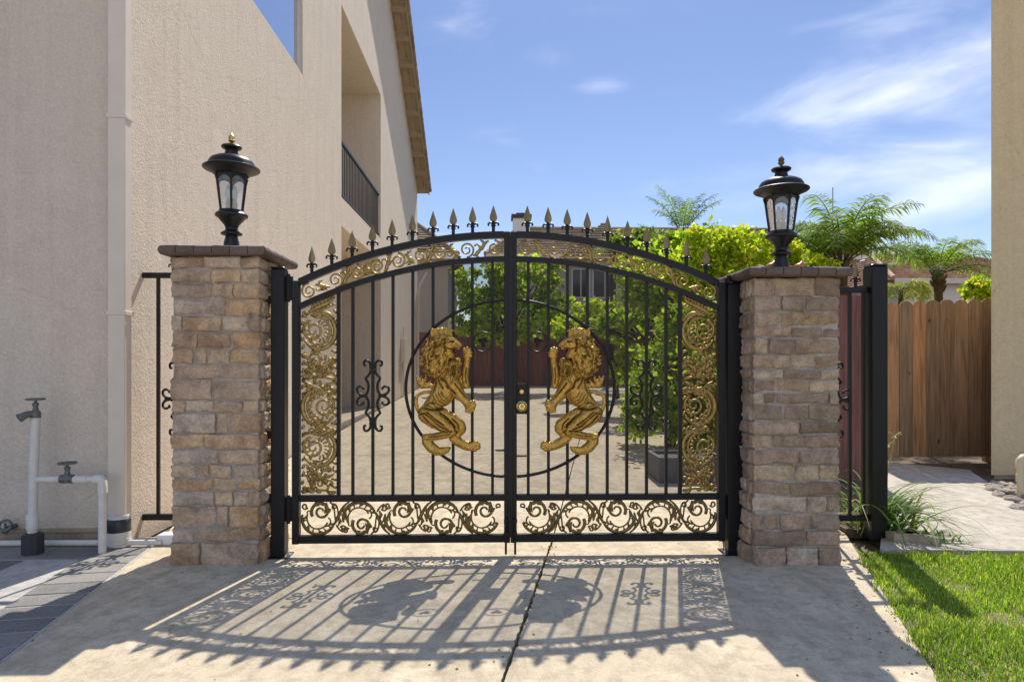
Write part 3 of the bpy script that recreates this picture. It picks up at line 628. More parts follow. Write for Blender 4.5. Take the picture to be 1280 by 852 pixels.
def leaf(s):
    side='left' if s<0 else 'right'
    W=272*K
    root=thing('gate_leaf',(CXW+s*W,GY,0),
        'left leaf of the black iron double gate with gold lion facing right' if s<0 else 'right leaf of the black iron double gate with brass lock and lion facing left','gate','leaves of the double driveway gate')
    def Q(u,y,dy=0.): return (CXW+s*u*K, GY+dy, zz(y))
    def ob(mb,name,mat,par=root,**k): return mb.build(name,mat,par,**k)
    def bar(name,u0,u1,y0,y1,dep,par=root):
        mb=MB(); a,b=sorted((CXW+s*u0*K,CXW+s*u1*K)); mb.bevbox(a,b,GY-dep/2,GY+dep/2,zz(y1),zz(y0),.003); return ob(mb,name,BLACK,par)
    bar('hinge_stile',263.2,272,352,677,.06); bar('meeting_stile',.3,8,290 ,677,.058)
    bar('bottom_rail',8.1,263.1,667,676.5,.05); bar('lower_rail',8.1,263.1,617.3,625,.048)
    n=40
    for nm,y0,wd in (('top_rail',293.8,8.6),('inner_arch_rail',324,7)):
        mb=MB(); pts=[Q(8.1+(263.1-8.1)*i/n,arc(8.1+(263.1-8.1)*i/n,y0)) for i in range(n+1)]
        if s>0: pts=pts[::-1]
        mb.sweep(pts,wd*K,.05); ob(mb,nm,BLACK)
    # ring (half ellipse)
    ea,eb,ec=131,110,485; mb=MB()
    pts=[]
    for i in range(49):
        a=PI/2-PI*i/48; u=ea*math.cos(a); y=ec-eb*math.sin(a)
        if u<8.2: u=8.2
        pts.append(Q(u,y,-.016))
    mb.tube(pts,.0125,8); ob(mb,'ring',BLACK,smooth=True)
    # pickets: whole bars, except those cut by ring or lion
    for u,wp in PICK:
        segs=[(arc(u,327.3),617.2)]
        if abs(u-97.2)<.1:
            yy=eb*math.sqrt(1-(u/ea)**2); segs=[(arc(u,327.3),ec-yy),(ec+yy,617.2)]
        for y0,y1 in segs:
            mb=MB(); h=wp/2*K; x=CXW+s*u*K; mb.box(x-h,x+h,GY-h,GY+h,zz(y1),zz(y0)); ob(mb,'picket',BLACK)
    # finials
    global FCm,FSm
    for u,y in FU:
        zb=zz(arc(u,289.9))+.0
        if FCm is None:
            o=FC.build('finial',BLACK,None,angle=40); FCm=o.data; o2=FS.build('spear_tip',SPEAR); FSm=o2.data
        else: o=link(bpy.data.objects.new('finial',FCm)); o2=link(bpy.data.objects.new('spear_tip',FSm))
        o.parent=root; o.location=Vector((CXW+s*u*K,GY,zb))-root.location; o.rotation_euler=(0,0,random.uniform(-.25,.25)); o2.parent=o
    # top scroll band
    mb=MB()
    def T(pts,r,flat=.7,dy=0.): mb.tube([Q(a,b,dy) for a,b in pts],[q*K for q in r] if isinstance(r,list) else r*K,6,flat)
    us=[252,219,192,167,141,113,88,55,20]
    def mid(u): return arc(u,289.5)+20.2
    for i,u in enumerate(us):
        fl=1 if i%2 else -1; a0=PI*(.5 if fl>0 else -.5)
        sp=spiral(u,mid(u),9.6,2.0,a0,1.65*fl*(1 if i%3 else -1),34); T(sp,[1.35-.4*j/33 for j in range(34)]); T([sp[-1],(sp[-1][0]+.1,sp[-1][1]+.1)],1.6)
        if i<len(us)-1:
            v=us[i+1]; 
            b=bez((u-4*fl*0-8,mid(u)+fl*7),(u-13,mid(u)+fl*9.5),(v+13,mid(v)-fl*9.5),(v+7,mid(v)-fl*8.5))
            T(b,[1.2,1.4,1.7,2.2,2.5,2.3,1.9,1.6,1.8,2.2,2,1.6,1.3,1.1])
            m=b[6]; T(bez(m,(m[0]-1,m[1]-fl*5),(m[0]+5,m[1]-fl*9),(m[0]+7,m[1]-fl*4)),[1.8,1.8,1.7,1.6,1.5,1.4,1.3,1.2,1.1,1.1,1.1,1.1,1.2,1.4])
            for q_,w_ in ((3,1),(9,-1)):
                e=b[q_]; T([e,(e[0]-w_*1.5,e[1]+w_*fl*3.5),(e[0]-w_*5,e[1]+w_*fl*5.5)],[.8,1.9,.3])
            T([(m[0]+3,m[1]+2*fl),(m[0]-2,m[1]-1*fl),(m[0]-7,m[1]-6*fl)],[.6,2.6,.4])
    ob(mb,'arch_scrollwork',GOLD2,smooth=True)
    # bottom scroll band
    mb=MB()
    cs=[240,189,137,85,35]
    for i,u in enumerate(cs):
        f=1 if i%2==0 else -1; yc=646
        def tr(pts): return [(u-a*1.0,yc+f*b) for a,b in pts]      # local: +a toward centre of gate
        def TT(pts,r,flat=.6): T(tr(pts),r,flat)
        big=arcp(0,0,20,180+5,20,26)            # through the bottom (y down => +b)
        big=[(20.5*math.cos(R(t)),19.5*math.sin(R(t))) for t in np.linspace(195,20,26)]
        TT(big,[1.1+1.3*math.sin(PI*j/25)**.5 for j in range(26)])
        cr=[(13.5*math.cos(R(t))-1,13.5*math.sin(R(t))-.5) for t in np.linspace(200,25,18)]
        TT(cr,1.15)
        TT(bez(cr[0],(-16,-11),(-8,-11),(-8,-4)),.9); 
        for t in (170,140,112,85,60,38): TT([(14.2*math.cos(R(t))-1,14.2*math.sin(R(t))-.5),(19.8*math.cos(R(t)),19*math.sin(R(t)))],[.8,1.3])
        sp=spiral(3,-8.5,12.4,2.6,R(150),1.55,38); TT(sp,[2.2-.9*j/37 for j in range(38)]); TT([sp[-1],(sp[-1][0]+.2,sp[-1][1])],2.4)
        for t_,l_ in ((215,6),(250,6),(300,5),(345,6)):     # small acanthus barbs on the roundel
            a=R(t_); TT([(3+12.4*math.cos(a),-8.5+12.4*math.sin(a)),(3+9.6*math.cos(a+.35),-8.5+9.6*math.sin(a+.35)),(3+7.2*math.cos(a+.8),-8.5+7.2*math.sin(a+.8))],[1.5,1.7,.4])
        for t_ in (20,75,130,175):
            a=R(t_); TT([(20*math.cos(a),19*math.sin(a)),(17*math.cos(a+.12),16.3*math.sin(a+.12)),(15.6*math.cos(a+.3),15*math.sin(a+.3))],[1.4,1.6,.5])
        TT([(8,-17),(11,-11),(7,-6)],[1,3.6,.6]); TT([(-6,-16),(-3,-19),(4,-20)],[.8,2.6,1.4])
        TT(bez((12,-1),(18,4),(14,10),(8,10)),1.1)
        # link to the next roundel and corner curls
        if i<4:
            TT(bez((19,8),(26,-2),(27,-14),(38,-20)),[1.3,1.6,1.9,2.2,2.3,2.3,2.2,2,1.9,1.8,1.6,1.4,1.2,1.1])
            TT(bez((21,2),(19,-8),(21,-16),(14,-20)),1.1); TT(bez((24,-2),(25,-12),(22,-20),(17,-17)),1.1)
            TT([(24,10),(27,4),(25,-3)],[.5,2.4,.5]); TT([(28,-6),(31,-1),(37,1)],[.5,2.4,.5])
            TT(spiral(31,13,4.2,1.5,R(200),1.1,14),1.3); TT(bez((22,8),(24,13),(28,16),(31,17)),1.2); TT(bez((30,-12),(35,-6),(33,2),(38,8)),[1.4,2,2.6,2.4,2,1.8,1.6,1.4,1.2,1.1,1,1,.9,.8])
        TT(spiral(-17,-15,4,1.4,R(20),1.1,14),1.2)
        TT(spiral(20,-14,3.4,1.2,R(120),1.1,14),1.1)
    ob(mb,'bottom_scrollwork',BRONZE,smooth=True)
    # side acanthus panel
    mb=MB(); r3=random.Random(3)
    def LF(x,y,a,l,wd,dy=-.004): T([(x,y),(x+math.cos(a)*l*.35,y+math.sin(a)*l*.35),(x+math.cos(a+.2)*l*.75,y+math.sin(a+.2)*l*.75),(x+math.cos(a+.4)*l,y+math.sin(a+.4)*l)],[wd*.5,wd,wd*.75,.25],.7,dy)
    uc=239.5
    def module(yc,f,R0=20.5):
        def TT(pts,r,dy=0): T([(uc+f*a,yc+b) for a,b in pts],r,.75,dy)
        big=[(R0*math.cos(R(t)),R0*1.08*math.sin(R(t))) for t in np.linspace(-60,-330,30)]
        TT(big,[1.2+1.8*math.sin(PI*j/29)**.6 for j in range(30)])
        inn=[(14.5*math.cos(R(t)),16*math.sin(R(t))) for t in np.linspace(-85,-285,22)]
        TT(inn,[.8+.8*math.sin(PI*j/21) for j in range(22)],-.003)
        sp=spiral(6.5,-1,13.5,2.5,R(-75),1.7,40); TT(sp,[1.9-.7*j/39 for j in range(40)],-.005); TT([sp[-1],(sp[-1][0]+.2,sp[-1][1])],2.6,-.006)
        TT(bez((4,15),(8,20),(6,24),(0,26)),1.8)
        for q_,t in enumerate(range(-70,-325,-15)):
            a=R(t); ex,ey=math.cos(a),math.sin(a); dd=-.75 if q_%2 else -2.4
            LF(uc+f*(R0-2.5*(q_%2==0))*.88*ex,yc+R0*.95*ey,math.atan2(math.sin(a+dd),f*math.cos(a+dd)),r3.uniform(7,10) if q_%2==0 else 5.5,2.1)
        for t in range(-100,-270,-24):
            a=R(t); LF(uc+f*13*math.cos(a),yc+14*math.sin(a),math.atan2(math.sin(a+2.6),f*math.cos(a+2.6)),6.5,1.5,-.006)
        for t in range(-60,130,44):
            a=R(t); LF(uc+f*(6.5+11*math.cos(a)),yc-1+11*math.sin(a),math.atan2(math.sin(a+2.5),f*math.cos(a+2.5)),6,1.6,-.008)
    module(414,1); module(508,-1); module(559,1)
    def cluster(y0,y1,n):
        for _ in range(n):
            y=r3.uniform(y0,y1); x=uc+r3.choice((-1,1))*r3.uniform(2,15); LF(x,y,r3.uniform(0,2*PI),r3.uniform(6,11),r3.uniform(1.6,2.6),r3.uniform(-.012,0))
        for x in (-12,-2,9): T(spiral(uc+x,(y0+y1)/2+4,5,1.5,r3.uniform(0,6),1.2,16),1.5)
        T([(uc-21,y1),(uc-8,y1-3),(uc+8,y1-3),(uc+21,y1)],1.8)
    cluster(440,474,64); cluster(584,614,56); cluster(526,542,22); cluster(478,492,14)
    for q_ in range(46):     # leaf tips filling the edges of the panel
        y=392+222*q_/45; sd=1 if q_%2 else -1; LF(uc+sd*21.5,y,(PI if sd>0 else 0)+sd*r3.uniform(.5,1.2),r3.uniform(6,9),2.1,.004)
    yt=arc(240,331)
    T(bez((uc+16,yt+14),(uc+4,yt+2),(uc-12,yt+2),(uc-20,yt-9)),[1.6,2,2.4,2.8,3,3.2,3.2,3,2.8,2.6,2.2,1.8,1.2,.5])
    T(bez((uc+8,yt+16),(uc-6,yt+6),(uc-16,yt+12),(uc-20,yt+20)),[1.5,1.8,2,2.3,2.5,2.5,2.4,2.2,2,1.8,1.6,1.4,1.2,1])
    for q in range(7): LF(uc+10-q*4.2,yt+6-q*2.1,-2.4,7,1.9); LF(uc+8-q*4,yt+9-q*1.6,2.6,6,1.7)
    T(bez((uc+14,yt+12),(uc+22,yt+6),(uc+20,yt+18),(uc+15,yt+16)),1.6)
    T([(uc-21,476),(uc-12,480),(uc-4,486)],[1,2,1.4]); T([(uc+21,476),(uc+12,480),(uc+4,486)],[1,2,1.4])
    ob(mb,'acanthus_panel',GOLD2,smooth=True)
    # lion
    u,yy,h,q,wall,nv,tn=LION
    xx=CXW+s*u*K; z=EYE+(450-yy)*KZ
    V=np.concatenate([np.c_[xx,GY-.014-h,z],np.c_[xx,np.full(nv,GY-.0135),z]])
    Fq=np.concatenate([q,q[:,::-1]+nv,wall])
    if s<0: Fq=Fq[:,::-1]
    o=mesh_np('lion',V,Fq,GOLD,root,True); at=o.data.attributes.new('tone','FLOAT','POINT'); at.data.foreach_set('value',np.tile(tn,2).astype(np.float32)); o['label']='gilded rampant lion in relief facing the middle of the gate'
    # picket scroll, medallion
    mb=MB(); scroll_orn(mb,CXW+s*172.4*K,GY,zz(494),s,K); ob(mb,'picket_scroll',BLACK)
    mb=MB(); mc=(34.5,427); mb.tube([Q(mc[0]+12.2*math.cos(2*PI*i/28),mc[1]+12.2*math.sin(2*PI*i/28)) for i in range(29)],.006,6,1)
    for a,l in ((-PI/2-.75,6.5),(-PI/2+.75,6.5),(PI/2,7)): mb.tube([Q(*mc),Q(mc[0]+math.cos(a)*l*.6,mc[1]+math.sin(a)*l*.6),Q(mc[0]+math.cos(a+.3)*l,mc[1]+math.sin(a+.3)*l)],[.006,.017,.003],6,.6)
    mb.tube([Q(mc[0]-5.5,mc[1]-1),Q(mc[0],mc[1]+1.5),Q(mc[0]+5.5,mc[1]-1)],.007,6)
    ob(mb,'medallion',BLACK)
    # mesh screen on the back of the frame
    V=[];Fs=[]
    for i in range(n+1):
        uu=6+(266-6)*i/n; V+=[Q(uu,621,.028),Q(uu,arc(uu,324),.028)]
    for i in range(n): Fs.append((2*i,2*i+1,2*i+3,2*i+2))
    mb=MB(); mb.add(V,Fs); ob(mb,'mesh_screen',SCREEN)
    # hinges, drop bolt
    for y in (361,634):
        mb=MB(); a,b=sorted((CXW+s*272.2*K,CXW+s*280.5*K)); mb.bevbox(a,b,GY-.022,GY+.022,zz(y+15),zz(y-15),.003); mb.lathe([(.014,-.11),(.014,.11)],((a+b)/2,GY-.02,zz(y)),10); ob(mb,'hinge',BLACK)
    mb=MB(); mb.lathe([(.009,0.012),(.009,.30)],(CXW+s*5.8*K,GY-.04,0),10); mb.bevbox(CXW+s*5.8*K-.016,CXW+s*5.8*K+.016,GY-.055,GY-.0295,.16,.19,.002); mb.bevbox(CXW+s*5.8*K-.016,CXW+s*5.8*K+.016,GY-.055,GY-.0295,.26,.29,.002)
    ob(mb,'drop_bolt',BLACK)
    yb=562 if s<0 else 569
    mb=MB(); mb.tube([Q(8,yb,-.02),Q(19 if s<0 else 20,yb,-.02)],.008,6); ob(mb,'latch_bar',BLACK)
    if s>0:
        mb=MB(); mb.bevbox(CXW+8.2*K,CXW+21*K,GY-.03,GY+.02,zz(517),zz(479),.003); lb=ob(mb,'lock_box',BLACK)
        mb=MB(); mb.lathe([(.0265,0),(.0265,.006),(.022,.012),(.020,.024),(.012,.028),(.004,.029)],(CXW+14*K,GY-.0305,zz(489)),20,'Y'); ob(mb,'deadbolt',BRASS,lb,smooth=True)
        mb=MB(); mb.lathe([(.045,0),(.045,.005),(.038,.012),(.016,.016),(.015,.034),(.029,.042),(.033,.056),(.030,.068),(.020,.072),(.008,.071),(.007,.066)],(CXW+14*K,GY-.0305,zz(507)),24,'Y'); ob(mb,'door_knob',BRASS,lb,smooth=True)
    else:
        mb=MB(); mb.bevbox(CXW-3.2*K,CXW+3.2*K,GY-.036,GY-.0295,zz(670),zz(296),.002); ob(mb,'astragal',BLACK)
    return root
leaf(-1); leaf(1)

# ------------------------------------------------------------------ posts
def post(px0,px1,ytop,Y,label,dirs,zbot=0.,grp='square steel gate posts'):
    a=P(px0,450,Y).x; b=P(px1,450,Y).x; w_=b-a; zt=P((px0+px1)/2,ytop,Y).z
    t=thing('gate_post',((a+b)/2,Y,zbot),label,'post',grp)
    mb=MB(); mb.bevbox(a,b,Y-w_/2,Y+w_/2,zbot,zt-.02,.006); mb.build('tube',BLACK,t)
    mb=MB(); mb.bevbox(a-.004,b+.004,Y-w_/2-.004,Y+w_/2+.004,zt-.019,zt,.009); mb.build('cap',BLACK,t)
    if dirs:
        mb=MB(); mb.bevbox(a-.035,b+.035,Y-w_/2-.03,Y+w_/2+.03,zbot,zbot+.009,.002); mb.build('base_plate',BLACK,t)
        for zc in (.46,.95,2.0):
            mb=MB(); x0,x1=(a-.075,a-.0) if dirs<0 else (b,b+.075); mb.bevbox(x0,x1,Y-.03,Y+.03,zc-.03,zc+.03,.003); mb.build('wall_bracket',BLACK,t)
        xx=b+.03 if dirs<0 else a-.03
        mb=MB(); mb.lathe([(.012,0),(.012,.02),(.006,.03),(.006,.055),(.002,.06)],(xx,Y-w_/2-.005,.009),8); sg=1 if dirs<0 else -1
        mb.add([(xx-.02,Y-w_/2-.03,.009),(xx+.02,Y-w_/2-.03,.009),(xx+sg*.035,Y-w_/2+.02,.035),(xx-.02,Y-w_/2+.03,.03)],[(0,1,2,3)]); mb.build('anchor_bolt',CHROME,t)
    return t
post(341,358,334,GY,'black square steel post holding the left gate leaf beside the tan pillar',-1)
post(907,926,353,GY,'black square steel post holding the right gate leaf beside the brown pillar',1)
post(1084,1104,331,5.45,'free standing black square post at the lawn edge right of the brown pillar',0,-.012)

# ------------------------------------------------------------------ pillars
def pillar(x0,x1,yf,dep,ztop,mat,label,rows,seed,capm):
    rr=random.Random(seed); xm=(x0+x1)/2; ym=yf+dep/2
    t=thing('stone_pillar',(xm,ym,0),label,'pillar','stone gate pillars')
    mb=MB(); mb.box(x0+.012,x1-.012,yf+.012,yf+dep-.012,-.03,ztop-.012); mb.build('mortar_core',MORTAR,t)
    mb=MB()
    def stone(org,ax,nr,a0,a1,z0,z1,pr):
        nu=max(6,int((a1-a0)/.013)); nv=max(5,int((z1-z0)/.013)); ph=[rr.uniform(0,9) for _ in range(4)]; V=[];Fs=[]
        tl=rr.uniform(-.009,.009); tv=rr.uniform(-.008,.008); sk=rr.uniform(-.004,.004)
        for j in range(nv+1):
            for i in range(nu+1):
                u=i/nu; v=j/nv; eu=min(u,1-u)*(a1-a0); ev=min(v,1-v)*(z1-z0); e=min(eu,ev)
                h=pr-.011*math.exp(-e/.0035)+.0045*math.sin(u*7+ph[0]+2*v)*math.sin(v*5+ph[1])+rr.uniform(-.0042,.0042)+tl*(u-.5)*2+tv*(v-.5)*2
                jx=.0035*math.sin(v*9+ph[2]); jz=.004*math.sin(u*(a1-a0)*22+ph[3])+sk*(u-.5)*2
                p=org+ax*(a0+u*(a1-a0)+(jx if 0<i<nu or True else 0))+nr*h; V.append((p.x,p.y,z0+v*(z1-z0)+jz))
        w1=nu+1
        for j in range(nv):
            for i in range(nu): Fs.append((j*w1+i,j*w1+i+1,(j+1)*w1+i+1,(j+1)*w1+i))
        b=[j for j in range(w1)]+[j*w1+nu for j in range(1,nv+1)]+[nv*w1+i for i in range(nu-1,-1,-1)]+[j*w1 for j in range(nv-1,0,-1)]
        k=len(V)
        for q in b: p=Vector(V[q])-nr*(.07); V.append(tuple(p))
        for i in range(len(b)): Fs.append((b[(i+1)%len(b)],b[i],k+i,k+(i+1)%len(b)))
        mb.add(V,Fs)
    Wd=x1-x0
    faces=[(Vector((x0,yf,0)),Vector((1,0,0)),Vector((0,-1,0)),Wd,0),(Vector((x1,yf,0)),Vector((0,1,0)),Vector((1,0,0)),dep,1),
           (Vector((x1,yf+dep,0)),Vector((-1,0,0)),Vector((0,1,0)),Wd,0),(Vector((x0,yf+dep,0)),Vector((0,-1,0)),Vector((-1,0,0)),dep,1)]
    for k in range(len(rows)-1):
        z1,z0=rows[k],rows[k+1]
        for org,ax,nr,ln,side in faces:
            a=.05 if side else rr.uniform(-.012,.006); e=ln-.05 if side else ln+rr.uniform(-.006,.012)
            cu=[a]
            while e-cu[-1]>.16:
                st=rr.choice((.10,.17,.22,.27,.33,.36))*rr.uniform(.85,1.15)
                if e-cu[-1]-st<.075: break
                cu.append(cu[-1]+st)
            cu.append(e); bot=(k==len(rows)-2)
            for p,q in zip(cu[:-1],cu[1:]): stone(org,ax,nr,p+rr.uniform(.004,.009),q-rr.uniform(.004,.009),z0+rr.uniform(.004,.009),z1-rr.uniform(.004,.009),rr.uniform(-.002,.017)+(.018 if bot else 0))
    mb.build('stone_veneer',mat,t,angle=38)
    # cap of bull-nosed bricks round a flat top
    mb=MB(); oh=.068; X0,X1,Y0,Y1=x0-oh,x1+oh,yf-oh,yf+dep+oh; th=.072
    nose=[(0,0),(-.012,.004),(-.021,.014),(-.026,.028),(-.027,.040),(-.024,.054),(-.016,.065),(-.004,.071),(.01,.072)]
    def run(o,ax,nr,ln,nb):
        for i in range(nb):
            a=ln*i/nb+.003; b=ln*(i+1)/nb-.003; V=[];Fs=[]; dj=rr.uniform(-.003,.003); m0=1 if i==0 else 0; m1=1 if i==nb-1 else 0
            ends=[]
            for e,(t0,mm) in enumerate(((a,m0),(b,m1))):
                for (n_,h) in nose+[(.13,.072),(.13,0)]:
                    sh=(max(n_+.027,0) if mm else 0); tt=t0+(sh if e==0 else -sh)
                    p=o+ax*tt-nr*(-.0+ (n_+.027))+nr*(dj if 0 else 0); V.append((p.x,p.y,ztop+h+(dj if h>.03 else 0)))
            m=len(nose)+2
            for q in range(m): Fs.append((q,(q+1)%m,m+(q+1)%m,m+q))
            Fs.append(tuple(range(m-1,-1,-1))); Fs.append(tuple(range(m,2*m))); mb.add(V,Fs)
    nb=6
    run(Vector((X0,Y0,0)),Vector((1,0,0)),Vector((0,-1,0)),X1-X0,nb); run(Vector((X1,Y0,0)),Vector((0,1,0)),Vector((1,0,0)),Y1-Y0,nb)
    run(Vector((X1,Y1,0)),Vector((-1,0,0)),Vector((0,1,0)),X1-X0,nb); run(Vector((X0,Y1,0)),Vector((0,-1,0)),Vector((-1,0,0)),Y1-Y0,nb)
    cp=mb.build('cap',capm,t,angle=50)
    mb=MB(); mb.box(X0+.02,X1-.02,Y0+.02,Y1-.02,ztop+.004,ztop+.066); mb.build('cap_bed',MORTAR,cp)
    return xm,ym,ztop+.072,t
def zrow(y,Y): return EYE+(450-y)/F*Y
yfl=4.86; xa=P(214,450,yfl).x; xb=P(324,450,yfl).x
rows=[zrow(v,yfl) for v in (321.5,337,354,374,395,414.5,435.5,455,473.6,499.5,515,540.6,560,579,596,612,630.5,657.6,675)]+[-.02]
LP=pillar(xa,xb,yfl,.66,rows[0],STONE,'tan stone pillar left of the gate beside the stucco house',rows,3,CAPM)
yfr=4.74; xa=P(942.5,450,yfr).x; xb=P(1050,450,yfr).x
rows=[zrow(v,yfr) for v in (345,370,389,408,422,443,461,475,491,506,527,544,562,582,603,621,643,665,686)]+[-.02]
RP=pillar(xa,xb,yfr,.66,rows[0],STONE2,'brown stone pillar right of the gate beside the lawn',rows,9,CAPM)

# ------------------------------------------------------------------ lanterns
def lantern(x,y,z,H,label,fin,yaw):
    t=thing('lantern',(x,y,z),label,'lantern','post lanterns on the gate pillars')
    k=H/ (805-30.)      # metres per crop unit, profile measured from the photo
    def pr(l): return [(r*k,(805-h)*k) for r,h in l]
    def lat(name,l,mat,par,n=28,ang=35):
        mb=MB(); mb.lathe(pr(l),(x,y,z),n); return mb.build(name,mat,par,angle=ang)
    lat('base',[(54,812),(54,800),(50,790),(47,735),(38,700),(36,690),(45,688),(64,683),(66,674),(58,668),(40,655),(37,640),(46,620),(72,590),(86,572),(98,568),(100,556),(92,545),(78,536),(76,528)],LANT,t)
    rf=lat('roof',[(104,303),(118,290),(144,274),(168,266),(174,260),(174,255),(167,251),(148,247),(143,238),(140,222),(127,202),(100,187),(66,179),(46,176),(42,160),(38,142),(46,132),(60,126),(63,117),(58,111),(30,106),(12,104),(10,96)],LANT,t)
    mb=MB(); mb.lathe(pr([(8,98),(10,90),(18,84),(22,74),(16,66),(21,58),(17,46),(8,36),(1,27)]),(x,y,z),14); mb.build('finial',BRASS if fin else BRONZE,rf,angle=40)
    mb=MB(); gl=MB()
    N_=6
    for i in range(N_):
        a=2*PI*i/N_+yaw; b=2*PI*(i+1)/N_+yaw
        def pt(r,h,q): return (x+r*k*math.cos(q),y+r*k*math.sin(q),z+(805-h)*k)
        mb.tube([pt(106,305,a),pt(96,345,a),pt(73,530,a)],[9*k,8*k,7*k],6)
        # arched web under the roof between the ribs
        m=8; V=[];Fs=[]
        for j in range(m+1):
            q=a+(b-a)*j/m; cc=math.cos(PI/N_)/math.cos(q-(a+b)/2); hb=318+34*(abs(j/m-.5)*2)**2.2
            V+=[pt(103*cc,304,q),pt((103-(hb-304)*.12)*cc,hb,q)]
        V2=[(p[0]+(x-p[0])*.06,p[1]+(y-p[1])*.06,p[2]) for p in V]; nn=len(V)
        for j in range(m): Fs+=[(2*j,2*j+1,2*j+3,2*j+2),(nn+2*j+2,nn+2*j+3,nn+2*j+1,nn+2*j),(2*j+1,nn+2*j+1,nn+2*j+3,2*j+3)]
        mb.add(V+V2,Fs)
        ca,cb=pt(99,306,a),pt(99,306,b); da,db=pt(71,530,a),pt(71,530,b); gl.add([ca,cb,db,da],[(0,1,2,3)])
    mb.build('cage',LANT,t); gl.build('glass',LGLASS,t)
    for q,(dx,dy) in enumerate(((-20,-6),(18,8))):
        mb=MB(); mb.lathe([(15*k,0),(15*k,60*k),(13*k,66*k)],(x+dx*k,y+dy*k,z+(805-528)*k),12); c=mb.build('socket',CREAM,t,angle=40)
        mb=MB(); mb.lathe([(9*k,66*k),(17*k,90*k),(19*k,110*k),(12*k,140*k),(3*k,165*k)],(x+dx*k,y+dy*k,z+(805-528)*k),12); mb.build('bulb',BULB,c,smooth=True)
    return t
def ztop(py,px,Y): return P(px,py,Y).z
lantern(P(289.5,300,LP[1]).x,LP[1],LP[2],ztop(167,289,LP[1])-LP[2],'black post lantern with gold finial on the tan pillar by the house',True,R(-70))
lantern(P(976.5,300,RP[1]).x,RP[1],RP[2],ztop(195,976,RP[1])-RP[2],'black post lantern with dark finial on the brown pillar by the lawn',False,R(-82))
def bird(px,Y,label,base,s=1.0):
    p=P(px,332,Y); p.z=RP[2]
    t=thing('ornament',p,label,'ornament')
    mb=MB(); mb.lathe([(.030*s,0),(.036*s,.012*s),(.030*s,.026*s),(.016*s,.036*s)],p,14); mb.build('foot',base,t,smooth=True)
    mb=MB(); mb.tube([(p.x-.045*s,p.y,p.z+.050*s),(p.x-.015*s,p.y,p.z+.060*s),(p.x+.018*s,p.y,p.z+.066*s),(p.x+.030*s,p.y,p.z+.094*s),(p.x+.032*s,p.y,p.z+.112*s)],[.010*s,.030*s,.036*s,.022*s,.010*s],12); b=mb.build('body',ORANGE,t,smooth=True)
    mb=MB(); mb.tube([(p.x+.045*s,p.y-.004,p.z+.098*s),(p.x+.066*s,p.y-.004,p.z+.093*s)],[.008*s,.001],6); mb.build('beak',CREAM,b)
    mb=MB(); mb.tube([(p.x-.045*s,p.y,p.z+.052*s),(p.x-.075*s,p.y,p.z+.062*s),(p.x-.095*s,p.y,p.z+.078*s)],[.012*s,.016*s,.006*s],8); mb.build('tail',CREAM if base is GREENG else ORANGE,b)
bird(963.5,RP[1]+.10,'small orange bird ornament on a green foot left of the lantern',GREENG,1.05)
bird(998,RP[1]+.06,'small orange bird ornament right of the lantern base',ORANGE,.95)

# ------------------------------------------------------------------ side panels
def side_panel(xA,xB,Y,zt,zb,picks,scrolls,fins,label):
    t=thing('fence_panel',((xA+xB)/2,Y,zb),label,'fence panel','narrow iron panels beside the pillars')
    for nm,z in (('top_rail',zt),('bottom_rail',zb)):
        mb=MB(); mb.bevbox(xA,xB,Y-.022,Y+.022,z-.025 if nm=='top_rail' else z-.03,z+.022,.003); mb.build(nm,BLACK,t)
    for x in picks: mb=MB(); mb.box(x-.0125,x+.0125,Y-.0125,Y+.0125,zb+.022,zt-.025); mb.build('picket',BLACK,t)
    for x in scrolls: mb=MB(); scroll_orn(mb,x,Y,1.19,1,.0072); mb.build('picket_scroll',BLACK,t)
    for x in fins:
        o=link(bpy.data.objects.new('finial',FCm)); o.parent=t; o.location=Vector((x,Y,zt+.021))-t.location; o2=link(bpy.data.objects.new('spear_tip',FSm)); o2.parent=o
    return t
YP=5.70
xw=HX+.002; side_panel(xw,P(250,450,YP).x,YP,P(200,344,YP).z,P(200,645,YP).z,[P(198,450,YP).x,P(224,450,YP).x],[P(224,450,YP).x],[P(214,450,YP).x+.02],'narrow iron panel between the tan pillar and the house wall')
YQ=5.45
side_panel(RP[0]+.30,P(1084,450,YQ).x,YQ,P(1070,362,YQ).z,P(1070,646,YQ).z,[P(1038,450,YQ).x,P(1062,450,YQ).x,P(1079,450,YQ).x],[P(1042,450,YQ).x],[P(1069.5,450,YQ).x],'narrow iron panel between the brown pillar and the lawn post')

# ------------------------------------------------------------------ left house
def wallgrid(mb, us, vs, hole, to3, thick):
    """planar wall cut in cells; hole(u,v) says open; to3(u,v,d) maps to world with depth d behind the face"""
    def op(i,j):
        if i<0 or j<0 or i>=len(us)-1 or j>=len(vs)-1: return None
        return hole((us[i]+us[i+1])/2,(vs[j]+vs[j+1])/2)
    for i in range(len(us)-1):
        for j in range(len(vs)-1):
            if op(i,j): continue
            u0,u1,v0,v1=us[i],us[i+1],vs[j],vs[j+1]
            mb.add([to3(u0,v0,0),to3(u1,v0,0),to3(u1,v1,0),to3(u0,v1,0)],[(0,1,2,3)])
            for (di,dj,a,b) in ((-1,0,(u0,v0),(u0,v1)),(1,0,(u1,v1),(u1,v0)),(0,-1,(u1,v0),(u0,v0)),(0,1,(u0,v1),(u1,v1))):
                if op(i+di,j+dj): mb.add([to3(*a,0),to3(*b,0),to3(*b,thick),to3(*a,thick)],[(0,1,2,3)])
BY0,BY1=12.92,17.30; BZ0,BZ1=4.80,8.66; SB=4.22
WY0,WY1,WZ0=7.6,10.35,6.10; WZ1=7.9
house=thing('house',(-7,15,0),'tall beige stucco house with recessed balcony at the left of the gate','house')
